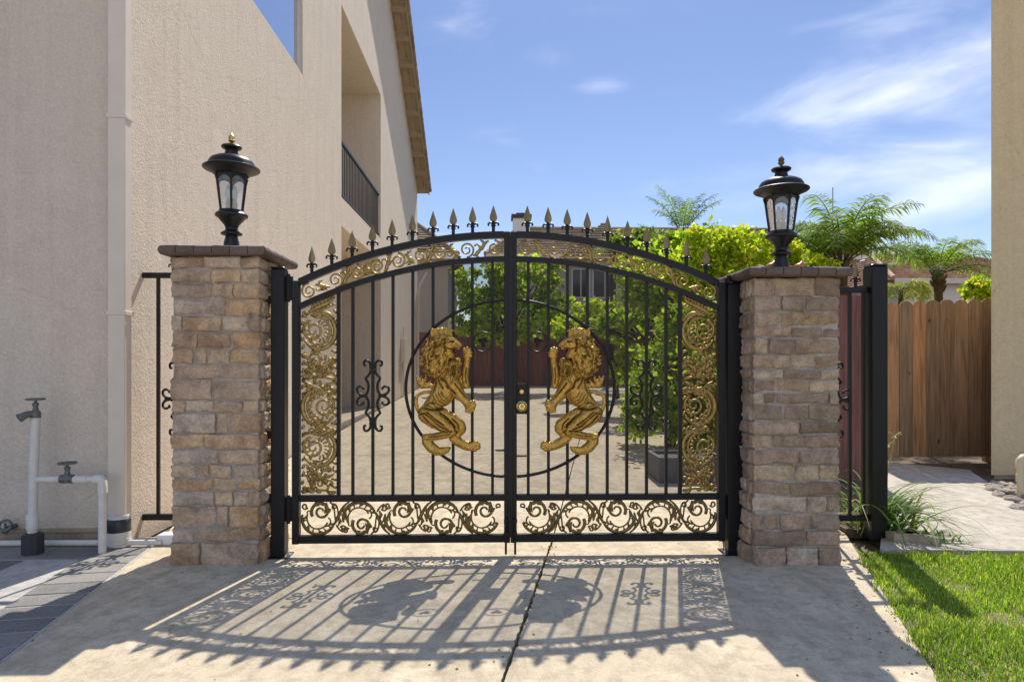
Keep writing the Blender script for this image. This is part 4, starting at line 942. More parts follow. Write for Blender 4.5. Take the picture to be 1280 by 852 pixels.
ZE=8.2; SL=.60; PKY=(HF+HB)/2
mb=MB()
us=[HF,WY0,WY1,BY0,BY1,HB]; vs=[-.05,gz(15),SB,BZ0,WZ0,WZ1,ZE]
vs=[-.05,SB,BZ0,WZ0,WZ1,ZE]
def hole(u,v):
    if WY0<u<WY1 and WZ0<v<WZ1: return True
    if BY0<u<BY1 and (v<SB or v>BZ0): return True
    return False
wallgrid(mb,us,vs,hole,lambda u,v,d:(HX-d,u,v),.30)
# gable with the tall opening head
zg=lambda y: ZE+SL*(HB-y if y>PKY else y-HF)
for a,b in ((HF,BY0),(BY0,PKY),(PKY,BY1),(BY1,HB)):
    zb0=ZE if not (a>=BY0 and b<=BY1) else BZ1
    mb.add([(HX,a,zb0),(HX,b,zb0),(HX,b,zg(b)),(HX,a,zg(a))],[(0,1,2,3)])
mb.add([(HX,BY0,ZE),(HX,BY0,BZ1),(HX-.3,BY0,BZ1),(HX-.3,BY0,ZE)],[(0,1,2,3)]); mb.add([(HX,BY1,ZE),(HX,BY1,BZ1),(HX-.3,BY1,BZ1),(HX-.3,BY1,ZE)],[(3,2,1,0)])
# recess boxes: balcony room and patio below
RD=2.2
for z0,z1 in ((BZ0,BZ1),(gz(13),SB)):
    x0,x1=HX-RD,HX
    mb.add([(x0,BY0,z0),(x0,BY1,z0),(x0,BY1,z1),(x0,BY0,z1)],[(0,1,2,3)])
    mb.add([(HX-.3,BY0,z0),(x0,BY0,z0),(x0,BY0,z1),(HX-.3,BY0,z1)],[(0,1,2,3)])
    mb.add([(HX-.3,BY1,z0),(x0,BY1,z0),(x0,BY1,z1),(HX-.3,BY1,z1)],[(3,2,1,0)])
    xe_=HX-.3 if z1==SB else HX
    mb.add([(x0,BY0,z1),(xe_,BY0,z1),(xe_,BY1,z1),(x0,BY1,z1)],[(3,2,1,0)])
# front wall, back wall
mb.add([(-13,HF,.10),(HX,HF,.10),(HX,HF,ZE),(-13,HF,ZE)],[(0,1,2,3)])
mb.add([(HX,HB,-.05),(-13,HB,-.05),(-13,HB,ZE),(HX,HB,ZE)],[(0,1,2,3)])
mb.build('wall',STUC_SIDE,house)
mb=MB(); mb.box(-13,HX-.03,HF+.025,HF+.3,-.05,.10); mb.box(-13,HX-.001,HF-.012,HF+.02,.095,.125); mb.build('foundation',FOUND,house)
mb=MB(); mb.box(HX-RD,HX-.002,BY0+.002,BY1-.002,SB+.002,BZ0-.002); mb.build('balcony_floor',STUC_SIDE,house)
mb=MB(); mb.box(HX-RD,HX-.05,BY0+.01,BY1-.01,gz(13)-.02,gz(17)+.03); mb.build('patio_floor',CONC,house)
# patio string of small lamps, door at the back of the recess
mb=MB(); mb.box(HX-RD+.005,HX-RD+.05,BY0+.9,BY1-.9,gz(15)+.04,2.5); mb.build('patio_door',DGLASS,house)
mb=MB(); mb.box(HX-RD+.005,HX-RD+.05,BY0+.9,BY1-.9,BZ0+.02,BZ0+2.3); mb.build('balcony_door',DGLASS,house)
# rake eave at the far end
rf=MB(); oh=.43; 
def rk(y): return zg(y)
ya_,yb_=PKY,HB+.06
def slabp(mb,x0,x1,y0,y1,dz0,dz1):
    z=lambda y:ZE+SL*(HB-y)
    mb.add([(x0,y0,z(y0)+dz0),(x1,y0,z(y0)+dz0),(x1,y1,z(y1)+dz0),(x0,y1,z(y1)+dz0),(x0,y0,z(y0)+dz1),(x1,y0,z(y0)+dz1),(x1,y1,z(y1)+dz1),(x0,y1,z(y1)+dz1)],[(3,2,1,0),(4,5,6,7),(0,1,5,4),(1,2,6,5),(2,3,7,6),(3,0,4,7)])
def slabn(mb,x0,x1,y0,y1,dz0,dz1):
    z=lambda y:ZE+SL*(y-HF)
    mb.add([(x0,y0,z(y0)+dz0),(x1,y0,z(y0)+dz0),(x1,y1,z(y1)+dz0),(x0,y1,z(y1)+dz0),(x0,y0,z(y0)+dz1),(x1,y0,z(y0)+dz1),(x1,y1,z(y1)+dz1),(x0,y1,z(y1)+dz1)],[(3,2,1,0),(4,5,6,7),(0,1,5,4),(1,2,6,5),(2,3,7,6),(3,0,4,7)])
slabp(rf,-13,HX+oh,PKY,yb_,.01,.06); slabn(rf,-13,HX+oh,HF-.25,PKY,.01,.06)
roof=rf.build('roof',SOFFIT,house)
mb=MB(); slabp(mb,HX+oh+.001,HX+oh+.04,PKY,yb_,-.11,.07); slabn(mb,HX+oh+.001,HX+oh+.04,HF-.25,PKY,-.11,.07); mb.build('barge_board',SOFFIT,roof)
y=yb_-.12
while y>PKY+.3:
    mb=MB(); slabp(mb,HX+.002,HX+oh-.002,y-.06,y+.06,-.11,.008); mb.build('outlooker',SOFFIT,roof); y-=.78
tl=MB(); y=yb_+.05
while y>PKY:
    z=ZE+SL*(HB-y)+.09
    for kx in range(0,5):
        x=HX+oh+.05-kx*.22; tl.tube([(x,y,z),(x,y-.30,z+.18)],[.085,.07],8)
    y-=.26
tl.build('roof_tiles',TILE_B,roof)
# window
mb=MB(); fw=.06
for a,b,c,e in ((WY0,WY1,WZ0,WZ0+fw),(WY0,WY1,WZ1-fw,WZ1),(WY0,WY0+fw,WZ0+fw,WZ1-fw),(WY1-fw,WY1,WZ0+fw,WZ1-fw)):
    mb.box(HX-.10,HX-.03,a+.002,b-.002,c+.002,e-.002)
wn=mb.build('window',PVC,house)
mb=MB(); mb.add([(HX-.07,WY0,WZ0),(HX-.07,WY1,WZ0),(HX-.07,WY1,WZ1),(HX-.07,WY0,WZ1)],[(0,1,2,3)]); mb.build('pane',WGLASS,wn)
# balcony railing
mb=MB(); xr_=HX-.06; zt_=6.0
mb.box(xr_-.025,xr_+.025,BY0+.01,BY1-.01,zt_-.05,zt_); mb.box(xr_-.018,xr_+.018,BY0+.01,BY1-.01,BZ0+.08,BZ0+.12)
y=BY0+.08
while y<BY1: mb.box(xr_-.008,xr_+.008,y-.008,y+.008,BZ0+.12,zt_-.05); y+=.15
mb.build('balcony_railing',BLACK,house)
mb=MB(); mb.box(HX-.30,HX-.12,BY0+.02,BY1-.02,BZ0+.001,BZ0+.05); mb.build('balcony_curb',TRIM,house)
# downspout on the front corner
xd0,xd1=P(138,450,HF-.07).x,P(160,450,HF-.07).x
mb=MB(); mb.bevbox(xd0,xd1,HF-.115,HF-.012,.16,7.9,.008); ds=mb.build('downspout',TRIM,house)
for z in (3.52,1.9): mb=MB(); mb.bevbox(xd0-.008,xd1+.012,HF-.122,HF-.006,z,z+.035,.003); mb.build('strap',TRIM,ds)
xc=(xd0+xd1)/2
mb=MB(); mb.lathe([(.082,.10),(.090,.12),(.088,.20),(.082,.225)],(xc,HF-.075,0),16); mb.build('tape_wrap',TAPE,ds,smooth=True)
mb=MB()
for i in range(22):
    a=i*.29; zc=.02+.005*i; mb.tube([(xc+(.094-.0008*i)*math.cos(q+a),HF-.075+(.094-.0008*i)*math.sin(q+a),zc+.006*math.sin(q*2+i)+(.012*math.sin(q) if i%3 else -.01*math.cos(q))) for q in np.linspace(0,2*PI,19)],.007,5)
mb.lathe([(.092,0),(.092,.09),(.080,.235),(.085,.26)],(xc,HF-.075,0),16); mb.build('plastic_wrap',PVC,ds,smooth=True)
# meter box and far downspout on the side wall
mb=MB(); mb.bevbox(HX+.002,HX+.13,20.9,21.5,1.45,2.25,.01); mbx=mb.build('meter_box',TRIM,house)
for z0_,z1_ in ((.32,1.45),(2.25,2.6)): mb=MB(); mb.tube([(HX+.05,21.2,z0_),(HX+.05,21.2,z1_)],.03,8); mb.build('conduit',TRIM,mbx)
mb=MB(); mb.tube([(HX+.06,25.0,.45),(HX+.06,25.0,4.0),(HX+.10,25.2,4.4),(HX+.35,25.6,5.0)],.055,8); mb.build('far_downspout',TRIM,house)
# patio lights and a hanging basket: small warm bits under the balcony
for i in range(6):
    yy_=BY0+.5+i*.62; mb=MB(); mb.lathe([(.004,.02),(.018,.03),(.05,-.02),(.055,-.06),(.03,-.10)],(HX-.6-.12*(i%2),yy_,SB-.18),10); mb.lathe([(.006,.02),(.006,.18)],(HX-.6-.12*(i%2),yy_,SB-.18),6); mb.build('patio_lamp',BRASS,house)

# ------------------------------------------------------------------ plumbing at the house wall
YS=5.17
xs=P(41,450,YS).x; xd=P(126,450,YS).x; zt_=P(41,512,YS).z; zh=P(80,599,YS).z; xv=P(84,450,YS).x
sp=thing('standpipe',(xs,YS,0),'white standpipe with grey taps and a looped side pipe by the house wall','pipe')
mb=MB(); mb.tube([(xs-.005,YS,.05),(xs+.004,YS,.6),(xs+.022,YS,zt_-.06)],.034,14); mb.lathe([(.042,.19),(.044,.2),(.044,.30),(.040,.31)],(xs-.003,YS,0),14); mb.build('riser',PVC,sp,angle=50)
mb=MB(); mb.lathe([(.075,0),(.075,.15),(.060,.16),(.045,.165)],(xs,YS,0),10); mb.build('base_collar',DARKC,sp,angle=30)
mb=MB(); mb.tube([(xs+.02,YS,zh),(xd,YS,zh)],.026,12); mb.tube([(xv+.06,YS,zh),(xv+.16,YS,zh)],.033,12); mb.tube([(xv+.21,YS,zh),(xd+.005,YS,zh),(xd+.012,YS,zh-.012),(xd+.015,YS,zh-.11)],.036,12); mb.tube([(xd+.012,YS,0.0),(xd+.012,YS,zh)],.030,12); mb.build('side_pipe',PVC,sp,angle=50)
def tap(x,z,par,spout):
    mb=MB(); mb.lathe([(.030,-.03),(.036,-.02),(.036,.02),(.030,.03),(.020,.04),(.017,.07),(.023,.075),(.023,.09),(.012,.10),(.009,.115)],(x,YS,z),12)
    if spout: mb.tube([(x,YS,z+.01),(x-.035,YS-.045,z+.008),(x-.058,YS-.078,z-.012)],[.028,.027,.031],12); mb.tube([(x-.058,YS-.078,z-.012),(x-.066,YS-.089,z-.019)],.035,12)
    else: mb.tube([(x-.05,YS,z),(x+.05,YS,z)],.034,12)
    v=mb.build('tap',GREYM,par,angle=40)
    mb=MB(); mb.tube([(x+.062*math.cos(a),YS+.062*math.sin(a),z+.125) for a in np.linspace(0,2*PI,17)],.008,6); mb.tube([(x-.06,YS,z+.125),(x+.06,YS,z+.125)],.008,6); mb.tube([(x,YS-.06,z+.125),(x,YS+.06,z+.125)],.008,6); mb.lathe([(.012,.11),(.012,.135)],(x,YS,z),8); mb.build('handle',GREYM,v)
tap(xs+.022,zt_-.04,sp,True); tap(xv,zh+.005,sp,False)
x0=P(14,450,5.40).x; hb=thing('hose_tap',(x0,5.40,.0),'small brown hose tap low on the stucco wall left of the standpipe','tap')
mb=MB(); mb.tube([(x0,HF+.02,.15),(x0,5.36,.15),(x0,5.33,.12)],[.02,.022,.024],10); mb.build('body',GREYM,hb)
mb=MB(); mb.tube([(x0+.05*math.cos(a),5.335+.01*math.sin(a),.18+.04*math.sin(a)) for a in np.linspace(0,2*PI,13)],.012,6); mb.tube([(x0,5.34,.15),(x0,5.335,.20)],.01,6); mb.build('handle',GREYM,hb)
mb=MB(); xe=P(203,450,5.36).x; mb.tube([(-9,5.37,.026),(-6,5.375,.026),(-4,5.37,.026),(xe,5.36,.026)],.024,10); mb.build('conduit_run',PVC); o=bpy.context.scene.objects['conduit_run']; o.name='conduit_pipe'; tag(o,'long white conduit lying along the foot of the stucco wall','pipe')
jb=P(211,660,5.42); mb=MB(); mb.bevbox(jb.x-.07,jb.x+.10,5.36,5.48,.0,.085,.006); tag(mb.build('junction_box',m_paint('white_box',(.72,.74,.78),.4,0,.05,5,.02)),'small white junction box on the ground left of the tan pillar base','box')

# ------------------------------------------------------------------ right house, fences
RX,RY=P(1239,450,8.2).x,8.2
h2=thing('house',(RX+4,RY+4,0),'tan stucco house wall at the right edge beyond the lawn','house')
fp=[(RX,RY),(RX+9,RY),(RX+13,RY+8),(RX+7.5,RY+8)]
mb=MB(); mb.poly(fp,.03,8.6); mb.build('wall',STUC_R,h2)
mb=MB(); mb.poly([(RX+.06,RY+.03),(RX+9,RY+.03),(RX+13,RY+7.9),(RX+7.5,RY+7.9)],-.06,.028); mb.build('foundation',FOUND,h2)
mb=MB(); mb.poly([(RX+.1,RY+.02),(RX+9.1,RY+.02),(RX+13,RY+8.2),(RX+7.6,RY+8.2)],8.602,8.85); mb.build('roof',SOFFIT,h2)
YF=9.42
fx0,fx1=P(1088,450,YF).x,P(1250,450,YF).x
fn=thing('wood_fence',((fx0+fx1)/2,YF,0),'weathered cedar board fence with dog eared tops beside the tan house','fence')
mb=MB(); x=fx0; q=0
while x<fx1:
    wd=.215+random.uniform(-.012,.012); zt=2.40+.055*(x-fx0)/(fx1-fx0)+random.uniform(-.012,.012); y0=YF+random.uniform(-.008,.008); c=.06
    o=[(x+.004,.09),(x+wd-.004,.09),(x+wd-.004,zt-c),(x+wd-.004-c*.45,zt-c*.3),(x+wd-c*1.2,zt),(x+c*1.2,zt),(x+.004+c*.45,zt-c*.3),(x+.004,zt-c)]
    n_=len(o); mb.add([(a,y0-.010,b) for a,b in o]+[(a,y0+.010,b) for a,b in o],[tuple(range(n_)),tuple(range(2*n_-1,n_-1,-1))]+[((i+1)%n_,i,n_+i,n_+(i+1)%n_) for i in range(n_)]); x+=wd
mb.build('boards',WOODF,fn)
for z in (.45,1.3,2.1): mb=MB(); mb.box(fx0,fx1,YF+.022,YF+.06,z,z+.09); mb.build('rail',WOODF,fn)
for x in (fx0+.05,fx1-.12): mb=MB(); mb.box(x-.045,x+.045,YF+.063,YF+.15,-.05,2.3); mb.build('post',WOODF,fn)
def boardwall(name,pts,zt,label):
    t=thing(name,(pts[0][0],pts[0][1],0),label,'fence')
    mb=MB(); ps=MB()
    for (xa,yA),(xb_,yB) in zip(pts[:-1],pts[1:]):
        L0=math.hypot(xb_-xa,yB-yA); dx,dy=(xb_-xa)/L0,(yB-yA)/L0; s_=0
        while s_<L0-.02:
            w_=min(.19,L0-s_); a=(xa+dx*(s_+.0006),yA+dy*(s_+.0006)); b=(xa+dx*(s_+w_-.0006),yA+dy*(s_+w_-.0006)); nx,ny=-dy*.012,dx*.012
            mb.poly([(a[0]-nx,a[1]-ny),(b[0]-nx,b[1]-ny),(b[0]+nx,b[1]+ny),(a[0]+nx,a[1]+ny)][::(1)],gz(a[1])-.02,gz(a[1])+zt+random.uniform(-.01,.01)); s_+=w_
        k=0
        while k<L0: ps.box(xa+dx*k-.05,xa+dx*k+.05,yA+dy*k+.03,yA+dy*k+.13,-.05,gz(yA)+zt-.05); k+=2.4
    mb.build('boards',MAROON,t); ps.build('posts',MAROON,t); return t
boardwall('board_fence',[(P(1091,450,7.85).x,7.85),(3.75,7.85)],2.30,'maroon stained board fence seen through the panel right of the brown pillar')
boardwall('board_fence',[(HX-1,27.2),(9.5,27.2)],2.28,'long maroon board fence closing the far end of the courtyard')

# beds, planter, rocks, pipe, bricks
mb=MB(); mb.poly([(xr(5.6)+.01,5.6),(xr(5.6)+.42,5.6),(5.25,9.3),(9.4,27),(xr(27)+.01,27),(xr(9)+.01,9)],-.05,.03); tag(mb.build('planting_bed',SOIL),kind='structure')
pp=P(850,612,7.75); 
pt=thing('planter_box',(pp.x,pp.y,gz(7.75)),'low slate grey planter box behind the gate under the green shrub','planter')
x0=P(824,450,7.75).x; x1=P(908,450,7.75).x
mb=MB(); z0=gz(7.75)+.0
for a,b,c,e in ((x0,x1,7.75,7.80),(x0,x1,8.35,8.40),(x0,x0+.05,7.801,8.349),(x1-.05,x1,7.801,8.349)): mb.box(a,b,c,e,z0,z0+.31)
mb.build('walls',PLANTER,pt); mb=MB(); mb.box(x0+.052,x1-.052,7.802,8.348,z0,z0+.27); mb.build('soil',SOIL,pt)
import itertools
rk=None
base=G(1262,612)
icos=[]
def rock_mesh(seed):
    r=random.Random(seed); mb=MB(); n_,m_=9,7; V=[];Fs=[]
    ph=[r.uniform(0,6) for _ in range(6)]; sx,sy,sz=r.uniform(.8,1.2),r.uniform(.7,1.0),r.uniform(.45,.7)
    for j in range(m_+1):
        b=PI*j/m_
        for i in range(n_):
            a=2*PI*i/n_; q=1+.16*math.sin(2*a+ph[0]+b)+.12*math.sin(3*b+ph[1])+.08*math.sin(4*a+ph[2]); V.append((q*sx*math.sin(b)*math.cos(a),q*sy*math.sin(b)*math.sin(a),q*sz*math.cos(b)+.35*sz))
    for j in range(m_):
        for i in range(n_): Fs.append((j*n_+i,(j+1)*n_+i,(j+1)*n_+(i+1)%n_,j*n_+(i+1)%n_))
    mb.add(V,Fs); return mb
first=None; meshes=[]
for k in range(5): o=rock_mesh(k+1).build('rock',ROCK,None,smooth=True); meshes.append(o.data); bpy.data.objects.remove(o)
pr_=random.Random(12); cnt=0
for k in range(400):
    px=pr_.uniform(1236,1300); py=pr_.uniform(600,640); lo=604+(px-1236)*.55; 
    if py>lo+12 or py<lo-14: continue
    p=G(px,py); 
    if p.y>RY-.03: continue
    s_=pr_.uniform(.05,.10); o=link(bpy.data.objects.new('rock',pr_.choice(meshes))); o.location=(p.x,p.y,-.055+.03); o.scale=(s_,)*3; o.rotation_euler=(0,0,pr_.uniform(0,6))
    tag(o,'rounded rock in the bed along the tan house wall','rock','rocks along the foot of the tan house'); cnt+=1
    if cnt>=42: break
p=G(1276,622); dp=thing('drain_pipe',(p.x,p.y,0),'cream elbow pipe rising from the rocks by the tan house','pipe')
zt=P(1276,574,p.y).z; mb=MB(); mb.tube([(p.x,p.y,-.05),(p.x,p.y,zt-.05)],.038,12); mb.tube([(p.x,p.y,zt-.09),(p.x,p.y,zt-.01),(p.x+.02,p.y,zt+.012),(p.x+.10,p.y,zt+.012)],.047,12); mb.tube([(p.x+.09,p.y,zt+.012),(p.x+.8,p.y+.1,zt+.012)],.038,12); mb.tube([(p.x,p.y,.18),(p.x,p.y,.26)],.046,12); mb.build('pipe',PVC2,dp,angle=50)
for px,py,a,lb in ((1128,676,.12,'worn brick lying flat at the lawn edge nearest the black post'),(1152,679,-.75,'worn brick set at an angle at the end of the strap leaf plant')):
    p=G(px,py); M=Matrix.Rotation(a,3,'Z'); mb=MB(); mb.cbox((p.x,p.y,.035),(.24,.10,.085),M); tag(mb.build('brick',BRICK),lb,'brick')
# strap-leaf plant
pc=G(1108,668); V=[];Fq=[]; r5=random.Random(4)
def blades(cx,cy,n_,l0,l1,wd,V,Fq,zb=0.,spread=.12,bias=None):
    for i in range(n_):
        a=r5.uniform(0,2*PI) if bias is None or r5.random()<.4 else bias+r5.gauss(0,.7); L0=r5.uniform(l0,l1); el=r5.uniform(.85,1.52); x=cx+r5.gauss(0,spread); y=cy+r5.gauss(0,spread); z=zb; w_=wd*r5.uniform(.7,1.3); b=len(V); m=8
        for j in range(m+1):
            t=j/m; ww=w_*(1-t**2.2)+.0006; V+=[(x-math.sin(a)*ww,y+math.cos(a)*ww,z),(x+math.sin(a)*ww,y-math.cos(a)*ww,z)]
            x+=math.cos(a)*math.cos(el)*L0/m; y+=math.sin(a)*math.cos(el)*L0/m; z=max(z+math.sin(el)*L0/m,.01); el-=r5.uniform(.12,.36)
        for j in range(m): Fq.append((b+2*j,b+2*j+1,b+2*j+3,b+2*j+2))
blades(pc.x,pc.y+.10,150,.40,1.0,.011,V,Fq,0,.11,-.3)
pl_=thing('strap_leaf_plant',(pc.x,pc.y,0),'clump of long strap leaves growing at the foot of the lawn post','plant')
mesh_np('leaves',V,Fq,STRAP,pl_)
mb=MB(); 
for dx,h in ((.04,.86),(-.02,.78)):
    mb.tube([(pc.x+dx,pc.y+.1,.05),(pc.x+dx+.03,pc.y+.1,h*.6),(pc.x+dx+.09,pc.y+.08,h)],.006,5)
    for i in range(9): a=i*.7; mb.tube([(pc.x+dx+.09,pc.y+.08,h),(pc.x+dx+.09+.05*math.cos(a),pc.y+.08+.05*math.sin(a),h+.03*math.cos(i*1.7)),],[.003,.009],5)
mb.build('flower_stalks',m_paint('dry_stalk',(.42,.34,.16),.8,0,.2,30,.1),pl_)
V=[];Fq=[]; blades(pc.x+.25,pc.y-.16,60,.06,.20,.007,V,Fq,0,.12); o=mesh_np('weed_clump',V,Fq,STRAP); tag(o,'low clump of pale weeds between the bricks and the lawn post','plant')

# ------------------------------------------------------------------ trees and shrubs
def leaves_np(blobs, n, size, rg, clus=.16, shell=.55):
    """blobs: (cx,cy,cz,rx,ry,rz,weight). Leaf-sized folded diamonds in clumps through the crown volume."""
    wts=np.array([b[6] for b in blobs]); wts=wts/wts.sum(); P_=[]
    for b,wt in zip(blobs,wts):
        m=int(n*wt); nc=max(6,m//45)
        d=rg.normal(size=(nc,3)); d/=np.linalg.norm(d,axis=1)[:,None]; rr=shell+(1.06-shell)*rg.random(nc)**.7
        c=d*rr[:,None]*np.array(b[3:6])+np.array(b[:3]); k=rg.integers(0,nc,m); s=clus*min(b[3:6])*rg.uniform(.5,1.5,nc)
        P_.append(c[k]+np.clip(rg.normal(size=(m,3)),-1.7,1.7)*s[k][:,None])
    C=np.concatenate(P_); m=len(C)
    a=rg.normal(size=(m,3)); a[:,2]-=.35; a/=np.linalg.norm(a,axis=1)[:,None]; b=np.cross(a,rg.normal(size=(m,3))); b/=np.linalg.norm(b,axis=1)[:,None]; nrm=np.cross(a,b)
    l=size*(.45+1.25*rg.random(m)**1.6)[:,None]; w_=l*rg.uniform(.28,.45,m)[:,None]
    V=np.stack([C,C+a*l*.5+b*w_+nrm*l*.08,C+a*l,C+a*l*.5-b*w_+nrm*l*.08],1)
    i=np.arange(m)[:,None]*4; F_=np.concatenate([i+np.array([[0,1,2]]),i+np.array([[0,2,3]])])
    return V.reshape(-1,3),F_
def tree(name,base,blobs,n,size,mat,label,cat,seed,tr=.08,group=None,clus=.16,stems=1,shell=.55):
    rg=np.random.default_rng(seed); t=thing(name,base,label,cat,group)
    V,F_=leaves_np(blobs,n,size,rg,clus,shell); mesh_np('crown',V,F_,mat,t)
    mb=MB(); r=random.Random(seed); B0=Vector(base)
    top=Vector((sum(b[0] for b in blobs)/len(blobs),sum(b[1] for b in blobs)/len(blobs),sum(b[2] for b in blobs)/len(blobs)))
    for s_ in range(stems):
        o=B0+Vector((r.uniform(-.15,.15),r.uniform(-.15,.15),0))*(s_>0)-Vector((0,0,.05)); fork=B0.lerp(top,.55)+Vector((r.uniform(-.2,.2),r.uniform(-.2,.2),0))
        mb.tube([o,o.lerp(fork,.35)+Vector((r.uniform(-.06,.06),0,0)),o.lerp(fork,.7)+Vector((0,r.uniform(-.06,.06),0)),fork],[tr,tr*.8,tr*.7,tr*.6],8)
        for b in blobs:
            for q in range(3):
                e=Vector(b[:3])+Vector((r.uniform(-.6,.6)*b[3],r.uniform(-.6,.6)*b[4],r.uniform(-.4,.7)*b[5])); m=fork.lerp(e,.5)+Vector((r.uniform(-.1,.1),r.uniform(-.1,.1),.08))
                mb.tube([fork,m,e],[tr*.5,tr*.3,tr*.1],6)
    mb.build('trunk',TRUNK,t,smooth=True); return t
def bl(px,py,Y,rx,ry,wt=1,rd=None):      # blob from photo position; radii in px at that distance
    p=P(px,py,Y); k=Y/F; return (p.x,p.y,p.z,rx*k,(rd if rd else (rx+ry)/2*k),ry*k,wt)
b=P(836,560,10.6); tree('shrub',(b.x,b.y,gz(10.6)),[bl(836,470,10.3,48,46,1.2),bl(868,520,10.0,34,44,1),bl(806,520,10.8,26,30,.5),bl(862,420,10.8,38,40,1),bl(886,490,9.8,22,60,.6)],9500,.088,LEAF_L,'mid green leafy shrub behind the right gate leaf over the planter','shrub',21,.05,None,.18,3)
b=P(800,470,15.0); tree('tree',(b.x+.9,b.y,gz(15)),[bl(820,350,15,50,42,1),bl(872,360,14.5,42,46,1),bl(775,405,16,30,20,.4),bl(722,408,17,30,14,.2),bl(845,315,15.5,30,22,.4)],8500,.13,LEAF_L,'mid green tree spreading over the far right of the courtyard','tree',22,.10,None,.17,2)
b=P(905,500,12.5); tree('shrub',(P(905,450,12.5).x,12.5,gz(12.5)),[bl(888,318,12.4,34,36,1),bl(925,325,12.6,44,34,1),bl(965,322,12.8,40,24,.7),bl(850,345,12.2,30,26,.6),bl(912,385,12.4,50,50,.9),bl(1018,338,13,28,20,.4)],15000,.10,LEAF_Y,'bright yellow green shrub rising behind the brown pillar','shrub',23,.07,None,.17,4)
b=P(640,470,24); tree('tree',(b.x,24.5,gz(24.5)),[bl(610,355,24,38,26,1),bl(660,350,24,40,28,1),bl(635,400,23.5,62,26,1.2),bl(595,395,23.8,24,36,.6),bl(690,385,23.8,26,22,.4)],9000,.17,LEAF_L,'dark green bushy tree at the far end behind the meeting gate stiles','tree',24,.11,None,.15,1)
b=P(770,470,20.5); tree('shrub',(b.x,20.5,gz(20.5)),[bl(715,410,20.5,26,14,.5),bl(760,405,20.5,32,20,.8),bl(745,385,20.5,22,12,.4),bl(800,430,20,26,26,.8),bl(778,455,20,18,18,.4)],5200,.14,LEAF_Y,'sparse light green shrub in front of the far maroon fence','shrub',25,.05,None,.2,2)
b=P(1225,365,18); tree('shrub',(b.x,18,gz(18)),[bl(1224,360,18,20,11,1),bl(1240,366,18,16,10,.6),bl(1226,420,18,22,60,1)],2600,.13,LEAF_Y,'pale bush topping the cedar fence next to the tan wall','shrub',26,.05,None,.2,2)
b=P(790,300,26); tree('tree',(b.x,26.2,gz(26)),[bl(790,302,26,26,18,1),bl(815,318,26,26,20,.8)],2600,.2,LEAF_D,'small dusky tree in front of the brown roof left of the tall palm','tree',27,.08,None,.2,1)

def palm(base,top,fronds,L0,nl,ll,mat,label,seed,tr=.12,name='palm_tree',droop=.11,skirt=0,group=None):
    r=random.Random(seed); t=thing(name,base,label,'palm tree',group); V=[];Fq=[]; st=MB(); T0=Vector(top)
    for f in fronds:
        az,el,lf=f; L=L0*lf; p=T0+Vector((math.cos(az),math.sin(az),0))*.08; m=16; pts=[p.copy()]; dirs=[]
        for j in range(m):
            dd=Vector((math.cos(az)*math.cos(el),math.sin(az)*math.cos(el),math.sin(el))); p=p+dd*(L/m); pts.append(p.copy()); dirs.append(dd); el-=droop*(.6+1.1*j/m)*r.uniform(.8,1.2); az+=r.uniform(-.02,.02)
        dirs.append(dirs[-1]); st.tube(pts,[.022*(1-.85*j/m)*L0/2.4 for j in range(m+1)],5)
        for k in range(nl):
            tt=.14+.86*k/nl; fj=tt*m; j=min(int(fj),m-1); q=pts[j].lerp(pts[j+1],fj-j); dd=dirs[j]; sd=dd.cross(Vector((0,0,1)))
            if sd.length<.05: sd=Vector((1,0,0))
            sd.normalize(); up=sd.cross(dd)
            for s_ in (-1,1):
                l=ll*(math.sin(PI*min(1,tt*.82+.16))**.6)*r.uniform(.75,1.1); dv=(sd*s_*r.uniform(.6,1.1)+dd*r.uniform(.35,.8)+up*r.uniform(-.25,.55)).normalized(); w_=l*.028+.003; b=len(V)
                a0=q; a1=q+dv*l*.5+Vector((0,0,-.06*l)); a2=q+dv*l*.88+Vector((0,0,-.42*l*r.uniform(.6,1.3))); wv=dd*w_
                V+=[tuple(a0-wv*.5),tuple(a0+wv*.5),tuple(a1+wv),tuple(a1-wv),tuple(a2+wv*.2),tuple(a2-wv*.2)]; Fq+=[(b,b+1,b+2,b+3),(b+3,b+2,b+4,b+5)]
    mesh_np('crown',V,Fq,mat,t)
    B0=Vector(base); seg=12; pts=[B0.lerp(T0,i/seg) for i in range(seg+1)]; pts[0].z-=.1
    st.tube(pts,[tr*(1.15 if i%2 else 1.0)*(1.0-.25*i/seg) for i in range(seg+1)],10)
    for i in range(skirt):       # old leaf bases round the top
        a=i*2.4; z=T0.z-.02-.035*i; st.tube([(T0.x+tr*.7*math.cos(a),T0.y+tr*.7*math.sin(a),z),(T0.x+tr*1.5*math.cos(a),T0.y+tr*1.5*math.sin(a),z+.16)],[.05*tr/.12,.022*tr/.12],5)
    st.build('trunk',TRUNK,t,smooth=True); return t
def fr(n,el0,el1,seed,l0=.8,l1=1.1):
    r=random.Random(seed); return [(2*PI*i/n*1.0+r.uniform(-.25,.25)+i*.0, el0+(el1-el0)*((i*0.618)%1.0), r.uniform(l0,l1)) for i in range(n)]
YPm=14.0; tp=P(1052,330,YPm); palm((tp.x,YPm,gz(YPm)),tp,fr(26,.65,1.5,5,.8,1.15),2.0,56,.55,PALM,'large feathery palm directly behind the brown pillar',41,.14,droop=.105,skirt=10)
